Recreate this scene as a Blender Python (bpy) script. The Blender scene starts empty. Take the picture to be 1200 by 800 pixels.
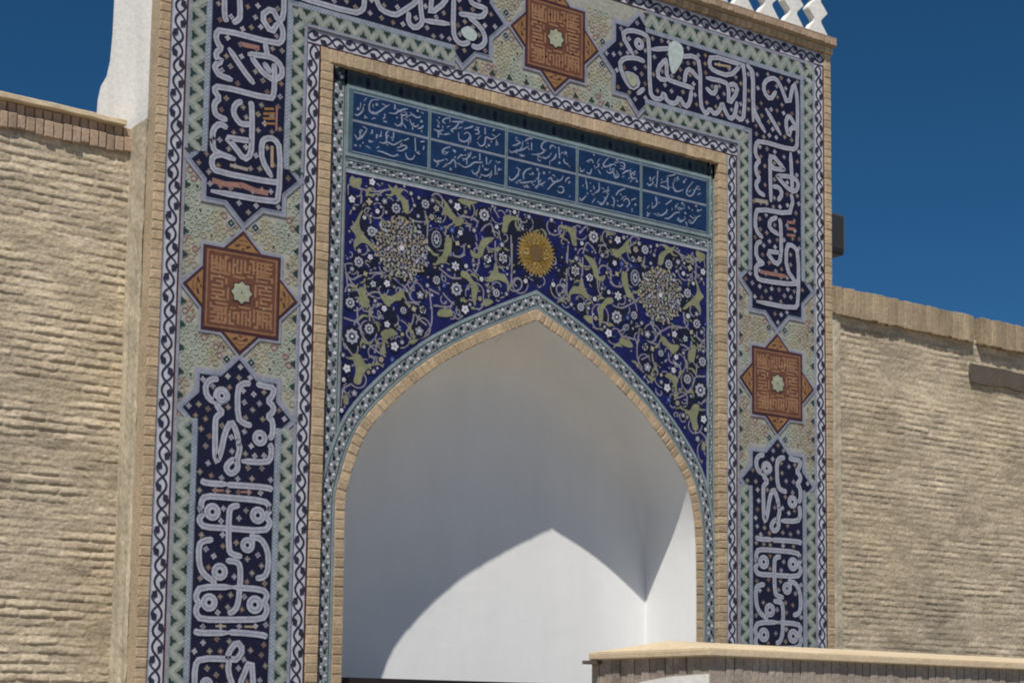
import bpy, bmesh, math, random
import numpy as np
from mathutils import Vector, Matrix
from mathutils.geometry import tessellate_polygon

C = bpy.context.scene.collection
SC = bpy.context.scene

# ------------------------------------------------------------------ camera
F, CX, CY, CZ = 2037.25, -6.81613, -9.41051, -0.0384
YAW, PITCH, ROLL, PPY, PPX = 0.613985, 0.1160226, 0.0135434, 209.4496, 1.3057
cy_, sy_, cp_, sp_, cr_, sr_ = (math.cos(YAW), math.sin(YAW), math.cos(PITCH), math.sin(PITCH), math.cos(ROLL), math.sin(ROLL))
FW = Vector((sy_ * cp_, cy_ * cp_, sp_)); R0 = Vector((cy_, -sy_, 0)); U0 = R0.cross(FW)
RT = cr_ * R0 + sr_ * U0; UP = -sr_ * R0 + cr_ * U0
CAM = Vector((CX, CY, CZ))
cam = bpy.data.cameras.new('camera'); co = bpy.data.objects.new('camera', cam); C.objects.link(co)
co.matrix_world = Matrix(((RT.x, UP.x, -FW.x, CX), (RT.y, UP.y, -FW.y, CY), (RT.z, UP.z, -FW.z, CZ), (0, 0, 0, 1)))
cam.sensor_fit = 'HORIZONTAL'; cam.sensor_width = 36; cam.lens = F / 1200 * 36
cam.shift_x = -PPX / 1200; cam.shift_y = PPY / 1200
cam.clip_end = 3000
SC.camera = co

# ------------------------------------------------------------------ light
LD = Vector((1.0, 1.0, -2.35)).normalized()
ELEV = math.asin(-LD.z); SAZ = math.atan2(-LD.x, -LD.y)
w = bpy.data.worlds.new('World'); SC.world = w; w.use_nodes = True
nt = w.node_tree; bg = nt.nodes['Background']
sky = nt.nodes.new('ShaderNodeTexSky'); sky.sky_type = 'NISHITA'; sky.sun_disc = False
sky.sun_elevation = ELEV; sky.sun_rotation = SAZ
sky.altitude = 3500; sky.air_density = 0.7; sky.dust_density = 0.0; sky.ozone_density = 4.0
hs = nt.nodes.new('ShaderNodeHueSaturation'); hs.inputs['Hue'].default_value = 0.491; hs.inputs['Saturation'].default_value = 1.22; hs.inputs['Value'].default_value = 0.77
nt.links.new(sky.outputs[0], hs.inputs['Color']); nt.links.new(hs.outputs[0], bg.inputs[0])
bg.inputs[1].default_value = 0.085
sl = bpy.data.lights.new('sun', 'SUN'); sl.energy = 4.3; sl.angle = math.radians(0.5); sl.color = (1.0, 0.95, 0.88)
so = bpy.data.objects.new('sun', sl); C.objects.link(so); so.rotation_euler = LD.to_track_quat('-Z', 'Y').to_euler(); so.location = (-6, -8, 14)
SC.view_settings.view_transform = 'Standard'; SC.view_settings.look = 'None'
SC.view_settings.exposure = 0.22; SC.view_settings.gamma = 1.0; SC.view_settings.use_curve_mapping = False
SC.render.engine = 'CYCLES'
SC.cycles.filter_width = 2.0; SC.cycles.max_bounces = 8; SC.cycles.diffuse_bounces = 5

def U(px, py, Y=0.0, X=None, Z=None, d=None):
    """the point of the plane (or at the distance) that photo pixel px,py shows"""
    v = FW + RT * ((px - 600 - PPX) / F) - UP * ((py - 400 - PPY) / F)
    if d is not None: t = d
    elif Z is not None: t = (Z - CZ) / v.z
    elif X is not None: t = (X - CX) / v.x
    else: t = (Y - CY) / v.y
    return CAM + v * t

# ------------------------------------------------------------------ materials
MATS = {}
def mat(name, col, rough=0.6, var=0.12, scale=6.0, bump=0.0, bscale=60.0, hue=0.0, tint=False, spec=0.4, fine=0.0, streak=False):
    if name in MATS: return MATS[name]
    m = bpy.data.materials.new(name); m.use_nodes = True
    n = m.node_tree.nodes; l = m.node_tree.links; b = n['Principled BSDF']
    b.inputs['Roughness'].default_value = rough; b.inputs['Specular IOR Level'].default_value = spec
    geo = n.new('ShaderNodeNewGeometry'); mp = n.new('ShaderNodeMapping')
    l.new(geo.outputs['Position'], mp.inputs['Vector'])
    if streak: mp.inputs['Scale'].default_value = (1, 1, 0.25)
    nz = n.new('ShaderNodeTexNoise'); nz.inputs['Scale'].default_value = scale; nz.inputs['Detail'].default_value = 6; nz.inputs['Roughness'].default_value = 0.65
    l.new(mp.outputs[0], nz.inputs['Vector'])
    rmp = n.new('ShaderNodeMapRange'); rmp.inputs['From Min'].default_value = 0.3; rmp.inputs['From Max'].default_value = 0.7
    rmp.inputs['To Min'].default_value = 1 - var; rmp.inputs['To Max'].default_value = 1 + var
    l.new(nz.outputs['Fac'], rmp.inputs['Value'])
    h = n.new('ShaderNodeHueSaturation'); h.inputs['Color'].default_value = (*col, 1)
    val = rmp.outputs[0]
    if fine > 0:
        n2 = n.new('ShaderNodeTexNoise'); n2.inputs['Scale'].default_value = 45; n2.inputs['Detail'].default_value = 3
        l.new(geo.outputs['Position'], n2.inputs['Vector'])
        r2 = n.new('ShaderNodeMapRange'); r2.inputs['From Min'].default_value = 0.3; r2.inputs['From Max'].default_value = 0.7
        r2.inputs['To Min'].default_value = 1 - fine; r2.inputs['To Max'].default_value = 1 + fine
        l.new(n2.outputs['Fac'], r2.inputs['Value'])
        mm = n.new('ShaderNodeMath'); mm.operation = 'MULTIPLY'; l.new(val, mm.inputs[0]); l.new(r2.outputs[0], mm.inputs[1]); val = mm.outputs[0]
    if tint:
        at = n.new('ShaderNodeAttribute'); at.attribute_name = 'tint'
        m2 = n.new('ShaderNodeMath'); m2.operation = 'MULTIPLY'; l.new(val, m2.inputs[0]); l.new(at.outputs['Fac'], m2.inputs[1]); val = m2.outputs[0]
    l.new(val, h.inputs['Value'])
    if hue > 0:
        n3 = n.new('ShaderNodeTexNoise'); n3.inputs['Scale'].default_value = scale * 0.6; n3.inputs['Detail'].default_value = 2
        l.new(geo.outputs['Position'], n3.inputs['Vector'])
        r3 = n.new('ShaderNodeMapRange'); r3.inputs['To Min'].default_value = 1 - hue * 4; r3.inputs['To Max'].default_value = 1 + hue * 4
        l.new(n3.outputs['Fac'], r3.inputs['Value']); l.new(r3.outputs[0], h.inputs['Saturation'])
    l.new(h.outputs[0], b.inputs['Base Color'])
    if bump > 0:
        n4 = n.new('ShaderNodeTexNoise'); n4.inputs['Scale'].default_value = bscale; n4.inputs['Detail'].default_value = 5
        l.new(geo.outputs['Position'], n4.inputs['Vector'])
        bp = n.new('ShaderNodeBump'); bp.inputs['Strength'].default_value = bump; bp.inputs['Distance'].default_value = 0.01
        l.new(n4.outputs['Fac'], bp.inputs['Height']); l.new(bp.outputs[0], b.inputs['Normal'])
    MATS[name] = m
    return m

def tile(name, col, var=0.16): return mat('tile_' + name, col, rough=0.42, var=var, scale=9, bump=0.12, bscale=35, fine=0.14, spec=0.25)
NAVY = tile('navy', (0.011, 0.011, 0.032)); INDIGO = tile('indigo', (0.011, 0.013, 0.082), 0.4); BLACK = tile('black_blue', (0.012, 0.013, 0.028))
LETTER = tile('letter', (0.345, 0.355, 0.41), 0.12); LETTERC = tile('letter_core', (0.23, 0.235, 0.31), 0.10)
LAV = tile('lavender', (0.25, 0.26, 0.325)); WHITE = tile('white', (0.58, 0.58, 0.66), 0.10)
FIELD = tile('field', (0.325, 0.325, 0.285)); ZIGBASE = tile('zig_base', (0.225, 0.255, 0.225)); ZIGPALE = tile('zig_pale', (0.29, 0.312, 0.278)); ZIGDARK = tile('zig_dark', (0.022, 0.042, 0.038)); ZIGMID = tile('zig_mid', (0.12, 0.165, 0.145))
SCROLLINK = tile('scroll_ink', (0.026, 0.026, 0.05)); BLUEGREY = tile('blue_grey', (0.21, 0.24, 0.30)); BLUEDOT = tile('blue_dot', (0.42, 0.45, 0.54))
BROWN = tile('brown_red', (0.135, 0.058, 0.036)); MAZE = tile('maze', (0.285, 0.155, 0.085)); GOLD = tile('gold', (0.265, 0.145, 0.062)); PLUM = tile('plum', (0.06, 0.026, 0.03)); SAGE = tile('sage', (0.33, 0.35, 0.25))
TAN = tile('tan', (0.34, 0.27, 0.18)); PINK = tile('pink', (0.27, 0.145, 0.12)); YELLOW = tile('yellow', (0.38, 0.345, 0.21)); GREENISH = tile('greenish', (0.34, 0.40, 0.31))
LEAF = tile('leaf', (0.215, 0.22, 0.13)); VINE = tile('vine', (0.24, 0.225, 0.26)); AZURE = tile('azure', (0.03, 0.055, 0.24)); TEAL = tile('teal', (0.075, 0.125, 0.15)); TEALPALE = tile('teal_pale', (0.21, 0.27, 0.29)); CELL = tile('cell_navy', (0.010, 0.031, 0.088), 0.3); SCRIPT = tile('script', (0.235, 0.27, 0.37))
STRIP = tile('strip', (0.26, 0.28, 0.29)); SUNB = tile('sun_brown', (0.20, 0.11, 0.02)); SUNG = tile('sun_gold', (0.30, 0.225, 0.08), 0.3); SCROLL = tile('scroll_white', (0.46, 0.46, 0.51), 0.12); BLOS = [tile('blossom_tan', (0.20, 0.17, 0.135)), tile('blossom_grey', (0.24, 0.23, 0.29)), tile('blossom_brown', (0.15, 0.105, 0.09)), tile('blossom_pale', (0.34, 0.33, 0.38)), tile('blossom_taupe', (0.19, 0.165, 0.155))]; TAUPE = tile('taupe', (0.30, 0.275, 0.24)); MINT = tile('mint', (0.40, 0.47, 0.46))
BRICK = mat('brick', (0.42, 0.315, 0.205), rough=0.85, var=0.14, scale=3, bump=0.35, bscale=70, hue=0.03, tint=True, fine=0.16, spec=0.15)
BRICKR = mat('cornice_brick', (0.37, 0.27, 0.195), rough=0.85, var=0.16, scale=4, bump=0.35, bscale=70, tint=True, fine=0.16, spec=0.15)
SOLDIER = mat('soldier_brick', (0.40, 0.295, 0.215), rough=0.85, var=0.2, scale=4, bump=0.35, bscale=70, tint=True, fine=0.16, spec=0.15)
GREYBRICK = mat('grey_brick', (0.36, 0.305, 0.255), rough=0.9, var=0.2, scale=5, bump=0.4, bscale=60, tint=True, fine=0.18, spec=0.1)
TANBRICK = mat('tan_brick', (0.37, 0.29, 0.195), rough=0.9, var=0.22, scale=4, bump=0.4, bscale=60, tint=True, fine=0.18, spec=0.1)
PALEM = mat('pale_mortar', (0.41, 0.325, 0.225), rough=0.95, var=0.15, scale=5, bump=0.4, bscale=50, fine=0.12, spec=0.1)
MORTAR = mat('mortar', (0.33, 0.26, 0.17), rough=0.95, var=0.15, scale=5, bump=0.5, bscale=50, fine=0.12, spec=0.1)
ROUGH = mat('rough_brick', (0.435, 0.362, 0.262), rough=0.9, var=0.20, scale=2.2, bump=0.5, bscale=55, hue=0.04, tint=True, fine=0.2, spec=0.1)
SMEAR = mat('smeared_mortar', (0.40, 0.335, 0.235), rough=0.95, var=0.2, scale=3, bump=0.5, bscale=30, fine=0.12, spec=0.1, streak=True)
PLASTER = mat('white_plaster', (0.80, 0.80, 0.79), rough=0.85, var=0.04, scale=3.2, bump=0.22, bscale=9, spec=0.2, fine=0.012, streak=True)
LIME = mat('limewash', (0.74, 0.73, 0.70), rough=0.9, var=0.10, scale=5, bump=0.45, bscale=26, spec=0.1, fine=0.03, streak=True)
CLAY = mat('clay_coping', (0.58, 0.47, 0.32), rough=0.9, var=0.12, scale=3, bump=0.35, bscale=40, fine=0.08, spec=0.1)
SHADEPEG = mat('shade_and_peg_grey', (0.115, 0.097, 0.08), rough=0.9, var=0.15, scale=5, bump=0.4, bscale=40, spec=0.1)  # shadow colour of the right wall's dark band, and the peg's grey
WOOD = mat('dark_wood', (0.018, 0.013, 0.010), rough=0.6, var=0.3, scale=8, bump=0.2, bscale=40)
METAL = mat('dark_metal', (0.085, 0.085, 0.09), rough=0.5, var=0.12, scale=8)
METAL2 = mat('black_grille', (0.03, 0.03, 0.033), rough=0.6, var=0.1, scale=8)
PAVE = mat('paving', (0.31, 0.275, 0.225), rough=0.9, var=0.15, scale=1.2, bump=0.3, bscale=12, fine=0.12, spec=0.1)

# ------------------------------------------------------------------ mesh building
def finish(name, me, parent=None, mats=(), smooth=False):
    o = bpy.data.objects.new(name, me); C.objects.link(o)
    for m in mats: me.materials.append(m)
    if smooth: me.polygons.foreach_set('use_smooth', [True] * len(me.polygons))
    if parent is not None:
        o.parent = parent
        r = parent
        while r.parent is not None: r = r.parent
        o.matrix_parent_inverse = Matrix.Translation(-ROOTLOC.get(r.name, Vector())) if parent is r else Matrix()
        if parent is not r:
            o.matrix_parent_inverse = Matrix()
    return o
ROOTLOC = {}
class MB:
    """collects faces of several materials into one mesh"""
    def __init__(s): s.v = []; s.f = []; s.m = []; s.mats = []; s.t = []
    def mi(s, m):
        if m not in s.mats: s.mats.append(m)
        return s.mats.index(m)
    def face(s, pts, m, tint=1.0):
        b = len(s.v); s.v += [tuple(p) for p in pts]; s.f.append(tuple(range(b, b + len(pts)))); s.m.append(s.mi(m)); s.t += [tint] * len(pts)
    def poly(s, p2, y, m):
        """filled polygon of the facade plane, facing -Y"""
        tri = tessellate_polygon([[Vector((p[0], p[1], 0)) for p in p2]])
        b = len(s.v); s.v += [(p[0], y, p[1]) for p in p2]; s.t += [1.0] * len(p2); k = s.mi(m)
        for t in tri:
            a, c, d = (p2[i] for i in t)
            ar = (c[0] - a[0]) * (d[1] - a[1]) - (c[1] - a[1]) * (d[0] - a[0])
            if abs(ar) < 1e-12: continue
            t = tuple(t) if ar > 0 else (t[0], t[2], t[1])
            s.f.append(tuple(b + i for i in t)); s.m.append(k)
    def rect(s, x0, x1, z0, z1, y, m): s.face([(x0, y, z0), (x1, y, z0), (x1, y, z1), (x0, y, z1)], m)
    def disc(s, x, z, rx, rz, y, m, n=10, rot=0.0, lobes=0, depth=0.0):
        pts = []
        k = n if not lobes else lobes * 4
        for i in range(k):
            a = 2 * math.pi * i / k
            r = 1.0 if not lobes else 1 - depth * (0.5 + 0.5 * math.cos(lobes * a))
            px, pz = rx * r * math.cos(a), rz * r * math.sin(a)
            pts.append((x + px * math.cos(rot) - pz * math.sin(rot), y, z + px * math.sin(rot) + pz * math.cos(rot)))
        s.face(pts, m)
    def ring(s, x, z, rx, rz, wd, y, m, n=14):
        for i in range(n):
            a0, a1 = 2 * math.pi * i / n, 2 * math.pi * (i + 1) / n
            q = lambda a, k: (x + (rx + k) * math.cos(a), y, z + (rz + k) * math.sin(a))
            s.face([q(a0, -wd / 2), q(a0, wd / 2), q(a1, wd / 2), q(a1, -wd / 2)][::-1] if False else [q(a0, -wd / 2), q(a0, wd / 2), q(a1, wd / 2), q(a1, -wd / 2)], m)
    def ribbon(s, pts, wd, y, m, closed=False, y2=None):
        n = len(pts)
        if n < 2: return
        P = [Vector((p[0], p[1])) for p in pts]
        wl = wd if isinstance(wd, (list, tuple)) else [wd] * n
        L = []; Rr = []
        for i in range(n):
            a = P[(i - 1) % n] if (closed or i > 0) else None
            c = P[(i + 1) % n] if (closed or i < n - 1) else None
            d1 = (P[i] - a) if a is not None else None; d2 = (c - P[i]) if c is not None else None
            if d1 is None or d1.length < 1e-9: d1 = d2
            if d2 is None or d2.length < 1e-9: d2 = d1
            d1 = d1.normalized(); d2 = d2.normalized()
            t = (d1 + d2)
            if t.length < 1e-3: t = d1.copy()
            t.normalize(); nn = Vector((-t.y, t.x)); n1 = Vector((-d1.y, d1.x))
            k = min(1.5, 1.0 / max(0.3, nn.dot(n1)))
            hw = wl[i] / 2 * k
            L.append(P[i] + nn * hw); Rr.append(P[i] - nn * hw)
        for i in range(n if closed else n - 1):
            j = (i + 1) % n
            s.face([(Rr[i].x, y, Rr[i].y), (Rr[j].x, y, Rr[j].y), (L[j].x, y, L[j].y), (L[i].x, y, L[i].y)], m)
    def box(s, x0, x1, y0, y1, z0, z1, m, tint=1.0, bev=0.0, jit=0.0, rnd=None):
        if bev <= 0:
            c = [(x, y, z) for x in (x0, x1) for y in (y0, y1) for z in (z0, z1)]
            if jit: c = [(a + rnd.uniform(-jit, jit), b + rnd.uniform(-jit, jit), d + rnd.uniform(-jit, jit)) for a, b, d in c]
            for q in ((0, 1, 3, 2), (4, 6, 7, 5), (0, 4, 5, 1), (2, 3, 7, 6), (0, 2, 6, 4), (1, 5, 7, 3)): s.face([c[i] for i in q], m, tint)
        else:   # front (-Y) face chamfered
            j = lambda: (rnd.uniform(-jit, jit) if jit else 0.0)
            o = [(x0 + j(), y1, z0 + j()), (x1 + j(), y1, z0 + j()), (x1 + j(), y1, z1 + j()), (x0 + j(), y1, z1 + j())]
            e = [(p[0], y0 + bev, p[2]) for p in o]
            sx = (1, -1, -1, 1); sz = (1, 1, -1, -1)
            i_ = [(o[k][0] + sx[k] * bev, y0 + j() * 0.7, o[k][2] + sz[k] * bev) for k in range(4)]
            s.face(i_, m, tint)
            for k in range(4):
                q = (k + 1) % 4
                s.face([e[k], e[q], i_[q], i_[k]], m, tint); s.face([o[k], o[q], e[q], e[k]], m, tint)
    def build(s, name, parent=None, smooth=False):
        me = bpy.data.meshes.new(name); me.from_pydata(s.v, [], s.f); me.update()
        for m in s.mats: me.materials.append(m)
        me.polygons.foreach_set('material_index', s.m)
        at = me.attributes.new('tint', 'FLOAT', 'POINT'); at.data.foreach_set('value', s.t)
        return finish(name, me, parent, (), smooth)

def thing(name, label, cat, loc, group=None):
    o = bpy.data.objects.new(name, None); C.objects.link(o); o.location = loc; o['label'] = label; o['category'] = cat
    o.empty_display_size = 0.3
    if group: o['group'] = group
    ROOTLOC[o.name] = Vector(loc)
    return o
def tag(o, label, cat, group=None):
    o['label'] = label; o['category'] = cat
    if group: o['group'] = group
def smooth_path(P, n=4, closed=False):
    out = []; k = len(P)
    if k < 3: return list(P)
    for i in range(k if closed else k - 1):
        p0 = P[(i - 1) % k] if (closed or i > 0) else P[i]; p1 = P[i]; p2 = P[(i + 1) % k]; p3 = P[(i + 2) % k] if (closed or i < k - 2) else P[(i + 1) % k]
        for j in range(n):
            t = j / n
            out.append(tuple(0.5 * ((2 * p1[q]) + (p2[q] - p0[q]) * t + (2 * p0[q] - 5 * p1[q] + 4 * p2[q] - p3[q]) * t * t + (3 * p1[q] - p0[q] - 3 * p2[q] + p3[q]) * t ** 3) for q in (0, 1)))
    if not closed: out.append(tuple(P[-1]))
    return out
def chaikin(P, it=1):
    for _ in range(it):
        o = [P[0]]
        for a, b in zip(P[:-1], P[1:]):
            o.append((a[0] * .75 + b[0] * .25, a[1] * .75 + b[1] * .25)); o.append((a[0] * .25 + b[0] * .75, a[1] * .25 + b[1] * .75))
        o.append(P[-1]); P = o
    return P
def inpoly(p, poly):
    x, y = p; c = False; j = len(poly) - 1
    for i in range(len(poly)):
        a, b = poly[i], poly[j]
        if (a[1] > y) != (b[1] > y) and x < (b[0] - a[0]) * (y - a[1]) / (b[1] - a[1]) + a[0]: c = not c
        j = i
    return c
def segd(p, a, b):
    ax, ay = a; bx, by = b; dx, dy = bx - ax, by - ay; L = dx * dx + dy * dy
    t = 0 if L < 1e-12 else max(0, min(1, ((p[0] - ax) * dx + (p[1] - ay) * dy) / L))
    return math.hypot(p[0] - ax - t * dx, p[1] - ay - t * dy)
def offset(poly, d):
    """mitred outward offset of a simple polygon"""
    n = len(poly); ar = sum(poly[i][0] * poly[(i + 1) % n][1] - poly[(i + 1) % n][0] * poly[i][1] for i in range(n))
    sg = 1 if ar > 0 else -1; out = []
    for i in range(n):
        a, b, c = (Vector(poly[i - 1]), Vector(poly[i]), Vector(poly[(i + 1) % n]))
        d1 = (b - a).normalized(); d2 = (c - b).normalized()
        n1 = Vector((d1.y, -d1.x)) * sg; n2 = Vector((d2.y, -d2.x)) * sg
        m = n1 + n2
        k = d / max(0.2, (1 + n1.dot(n2)))
        out.append(tuple(b + m * k))
    return out

# measures of the facade plane (y = 0, x = 0 on the portal's axis, z = 0 at eye height)
GROUND = -1.62
A, GI, DL, DR, IL, IR, OP = 2.75, 2.639, 2.488, 1.9724, 1.8306, 1.7255, 1.6373
PC = (DL + DR) / 2; S = 0.2545
ZT, ZO = 4.209, 4.122
PB, PT = 4.46, 4.958           # inscription row over the opening
TT = 5.238                      # top of the tiled field
DT = 0.035                      # the tympanum lies this far back
X0 = 0.026                      # axis of the tympanum
ZB = GROUND + 0.35              # tiles start above a plain plinth
BX = 2.822                      # outer edge of the portal
rnd = random.Random(7)

portal = thing('tiled_portal', 'tall portal covered in blue mosaic tile with a pointed arch over a white niche', 'gateway', (0, 0, GROUND))

# ------------------------------------------------------------------ ground
gm = MB(); gm.rect(-900, 900, -900, 900, 0, PAVE)
me = bpy.data.meshes.new('ground'); n_ = 900
me.from_pydata([(-n_, -n_, GROUND), (n_, -n_, GROUND), (n_, n_, GROUND), (-n_, n_, GROUND)], [], [(0, 1, 2, 3)])
g = finish('ground', me, None, [PAVE]); g['kind'] = 'structure'

# ------------------------------------------------------------------ niche and arch
left_px = [(628, 375.6), (595, 388.5), (560, 403.5), (537, 415), (515, 427.5), (495, 442), (476, 457), (453.5, 478.5), (440, 493), (426.5, 512.5), (415, 541), (409, 562), (404.5, 582), (403.3, 610), (402.6, 650), (401.5, 700)]
right_px = [(628, 375.6), (644, 387), (670.6, 406), (695, 426.5), (717.5, 448), (740, 471.5), (755, 489), (773, 513), (788, 536), (799.4, 557), (806, 575), (810.5, 598), (813, 620), (814.3, 645), (815, 700)]
Lp = [U(x, y, DT) for x, y in left_px]; Rp = [U(x, y, DT) for x, y in right_px]
LA = [(p.x, p.z) for p in Lp]; RA = [(p.x, p.z) for p in Rp]
APEX = ((LA[0][0]), LA[0][1])
LA = [APEX] + LA[1:]; RA = [APEX] + RA[1:]
LA = smooth_path(LA, 3); RA = smooth_path(RA, 3)
xl, xr = LA[-1][0], RA[-1][0]
LA = LA + [(xl, LA[-1][1] * .5 + GROUND * .5), (xl, GROUND)]; RA = RA + [(xr, RA[-1][1] * .5 + GROUND * .5), (xr, GROUND)]
def arc_off(P, d, side):
    """offset half profile outward by d (side -1 left, +1 right); the apex stays on the axis"""
    out = []
    for i, p in enumerate(P):
        a = Vector(P[max(0, i - 1)]); b = Vector(P[min(len(P) - 1, i + 1)]); t = (b - a).normalized()
        n = Vector((-t.y, t.x)) * (1 if side > 0 else -1)
        q = Vector(p) + n * d
        if i == 0:
            t = (Vector(P[1]) - Vector(P[0])).normalized(); n = Vector((-t.y, t.x)) * (1 if side > 0 else -1)
            q = Vector((p[0], p[1] + d / max(.3, n.y)))
        out.append((q.x, q.y))
    return out
def outline(d):
    l = arc_off(LA, d, -1); r = arc_off(RA, d, 1)
    return l[::-1] + r[1:]
D = U(756.5, 705, X=xr).y        # depth of the niche's back wall
prof = outline(0.0)
npts = len(prof)
rows = []
def fil(z): return 0.015 + 0.24 * max(0, min(1, (z - 1.25) / 1.1))
def rowat(k, K=7):
    out = []
    pl = None
    for i, p in enumerate(prof):
        r = fil(p[1]); a = k / K * math.pi / 2
        out.append((p, D - r + r * math.sin(a), r * (1 - math.cos(a))))
    return out
vs = []; fs = []
rings = [[(p[0], DT - 0.009, p[1]) for p in prof]]
for yy in (0.12, 0.2, 0.27): rings.append([(p[0], yy, p[1]) for p in prof])
def inset(i, d):
    a = Vector(prof[max(0, i - 1)]); b = Vector(prof[min(npts - 1, i + 1)]); t = (b - a).normalized()
    n = Vector((t.y, -t.x)); p = Vector(prof[i]) + n * d
    return p.x, p.y
for k in range(0, 8):
    rings.append([(lambda q, y: (q[0], y, q[1]))(inset(i, ins), y) for i, (p, y, ins) in enumerate(rowat(k))])
for r in rings: vs += r
for a in range(len(rings) - 1):
    for i in range(npts - 1):
        fs.append((a * npts + i, a * npts + i + 1, (a + 1) * npts + i + 1, (a + 1) * npts + i))
last = (len(rings) - 1) * npts
tri = tessellate_polygon([[Vector((v[0], v[2], 0)) for v in rings[-1]]])
# back wall
fs += [tuple(last + i for i in t) for t in tri]
me = bpy.data.meshes.new('niche'); me.from_pydata(vs, [], fs); me.update()
bm = bmesh.new(); bm.from_mesh(me); bmesh.ops.recalc_face_normals(bm, faces=bm.faces); bm.to_mesh(me); bm.free()
me.polygons.foreach_set('use_smooth', [True] * len(me.polygons))
try: me.set_sharp_from_angle(angle=math.radians(40))
except Exception: pass
niche = finish('niche', me, portal, [PLASTER])

# masonry behind the tile: front sheets with the arch cut out, sides, back, top
RINGW, STRW = 0.075, 0.118
m = MB()
o_ = outline(RINGW * 0.5)
hole = [(-OP, GROUND)] + [(-OP, ZO), (OP, ZO), (OP, GROUND)]
m.poly([(-BX + .004, GROUND), (-BX + .004, TT), (BX - .004, TT), (BX - .004, GROUND), (OP, GROUND), (OP, ZO), (-OP, ZO), (-OP, GROUND)], 0.004, MORTAR)
m.poly([(-OP, GROUND), (-OP, ZO), (OP, ZO), (OP, GROUND)] + [(p[0], p[1]) for p in o_[::-1]], DT + 0.003, MORTAR)
TH = 0.60
for sx in (-1, 1):
    x = sx * (BX - .004); th_ = .32 if sx < 0 else TH; m.face([(x, .004, GROUND), (x, th_, GROUND), (x, th_, TT + .1), (x, .004, TT + .1)], MORTAR)
m.face([(-BX + .5, .9, GROUND), (BX, .9, GROUND), (BX, .9, TT), (-BX + .5, .9, TT)], MORTAR)
m.face([(-BX, .0, TT + .02), (BX, .0, TT + .02), (BX, .9, TT + .02), (-BX + .5, .9, TT + .02), (-BX, .32, TT + .02)], MORTAR)
m.face([(BX - .004, TH, GROUND), (BX - .004, .9, GROUND), (BX - .004, .9, TT), (BX - .004, TH, TT)], LIME)
m.build('masonry', portal)

# arch ring of bricks
m = MB()
def along(P, step, start=0.0):
    """points and tangents every step along a polyline"""
    out = []; acc = start; 
    for a, b in zip(P[:-1], P[1:]):
        a = Vector(a); b = Vector(b); L = (b - a).length; d = (b - a) / L if L > 0 else None
        while acc < L:
            out.append((a + d * acc, d)); acc += step
        acc -= L
    return out
for half, side in ((LA, -1), (RA, 1)):
    for (p, d) in along(half, 0.060, 0.03):
        n = Vector((-d.y, d.x)) * (1 if side > 0 else -1)
        h = 0.0245; t0, t1 = 0.003, RINGW - rnd.uniform(0.002, 0.008)
        c = [p - d * h + n * t0, p + d * h + n * t0, p + d * h * 1.05 + n * t1, p - d * h * 1.05 + n * t1]
        yf = DT - 0.012 + rnd.uniform(-.002, .002); ti = rnd.uniform(.82, 1.18); b = .004
        fr = [c[0] + (d + n) * b, c[1] + (-d + n) * b, c[2] + (-d - n) * b, c[3] + (d - n) * b]
        f3 = lambda q, y: (q.x, y, q.y)
        P4 = [f3(q, yf) for q in fr]; E4 = [f3(q, yf + b) for q in c]; B4 = [f3(q, DT + .014) for q in c]
        m.face(P4, BRICK, ti)
        for k in range(4):
            q = (k + 1) % 4
            m.face([E4[k], E4[q], P4[q], P4[k]], BRICK, ti); m.face([B4[k], B4[q], E4[q], E4[k]], BRICK, ti)
i0, i1 = outline(0.001), outline(RINGW)
for k in range(len(i0) - 1):
    m.face([(i0[k][0], DT - .0095, i0[k][1]), (i1[k][0], DT - .0095, i1[k][1]), (i1[k + 1][0], DT - .0095, i1[k + 1][1]), (i0[k + 1][0], DT - .0095, i0[k + 1][1])], PALEM)
m.build('brick_arch', portal)

# floral strip round the arch and up the sides of the tympanum
def floral_strip(m, P, wd, y, period=0.1, flip=False):
    """a pale strip along polyline P, dark buds and pale curls on it, light lines along both edges"""
    m.ribbon(P, wd, y, STRIP)
    e = wd / 2
    def off(d):
        out = []
        for i, p in enumerate(P):
            a = Vector(P[max(0, i - 1)]); b = Vector(P[min(len(P) - 1, i + 1)]); t = (b - a).normalized(); n = Vector((-t.y, t.x))
            out.append(tuple(Vector(p) + n * d))
        return out
    for dd, mm, ww in ((e - .012, TEALPALE, .020), (-e + .010, TEALPALE, .014), (e - .026, ZIGDARK, .005), (-e + .021, ZIGDARK, .005)):
        m.ribbon(off(dd), ww, y - .0012, mm)
    wi = wd - .055
    for k, (p, d) in enumerate(along(P, period / 2, period / 4)):
        n = Vector((-d.y, d.x)); sg = 1 if k % 2 else -1
        c = p + n * (wi * .18 * sg); a = math.atan2(d.y, d.x)
        m.disc(c.x, c.y, period * .15, wi * .19, y - .0024, BLACK if k % 2 else ZIGDARK, 7, a)
        q = p - n * (wi * .27 * sg) + d * period * .08
        m.disc(q.x, q.y, period * .11, wi * .17, y - .0026, WHITE, 6, a)
        q = p + d * period * .25 - n * (wi * .05 * sg)
        m.disc(q.x, q.y, period * .10, wi * .14, y - .0028, TEALPALE if k % 3 else LAV, 6, a + .6)
        q = p + d * period * .22 + n * (wi * .36 * sg)
        m.disc(q.x, q.y, period * .08, wi * .10, y - .0030, WHITE if k % 3 == 0 else BLACK, 5, a)
        q = p + d * period * .12 - n * (wi * .42 * sg)
        m.ribbon([tuple(q - d * period * .16), tuple(q + n * wi * .10 * sg), tuple(q + d * period * .16)], .005, y - .0022, ZIGDARK)
mid = outline(RINGW + STRW / 2)
m = MB()
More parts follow.
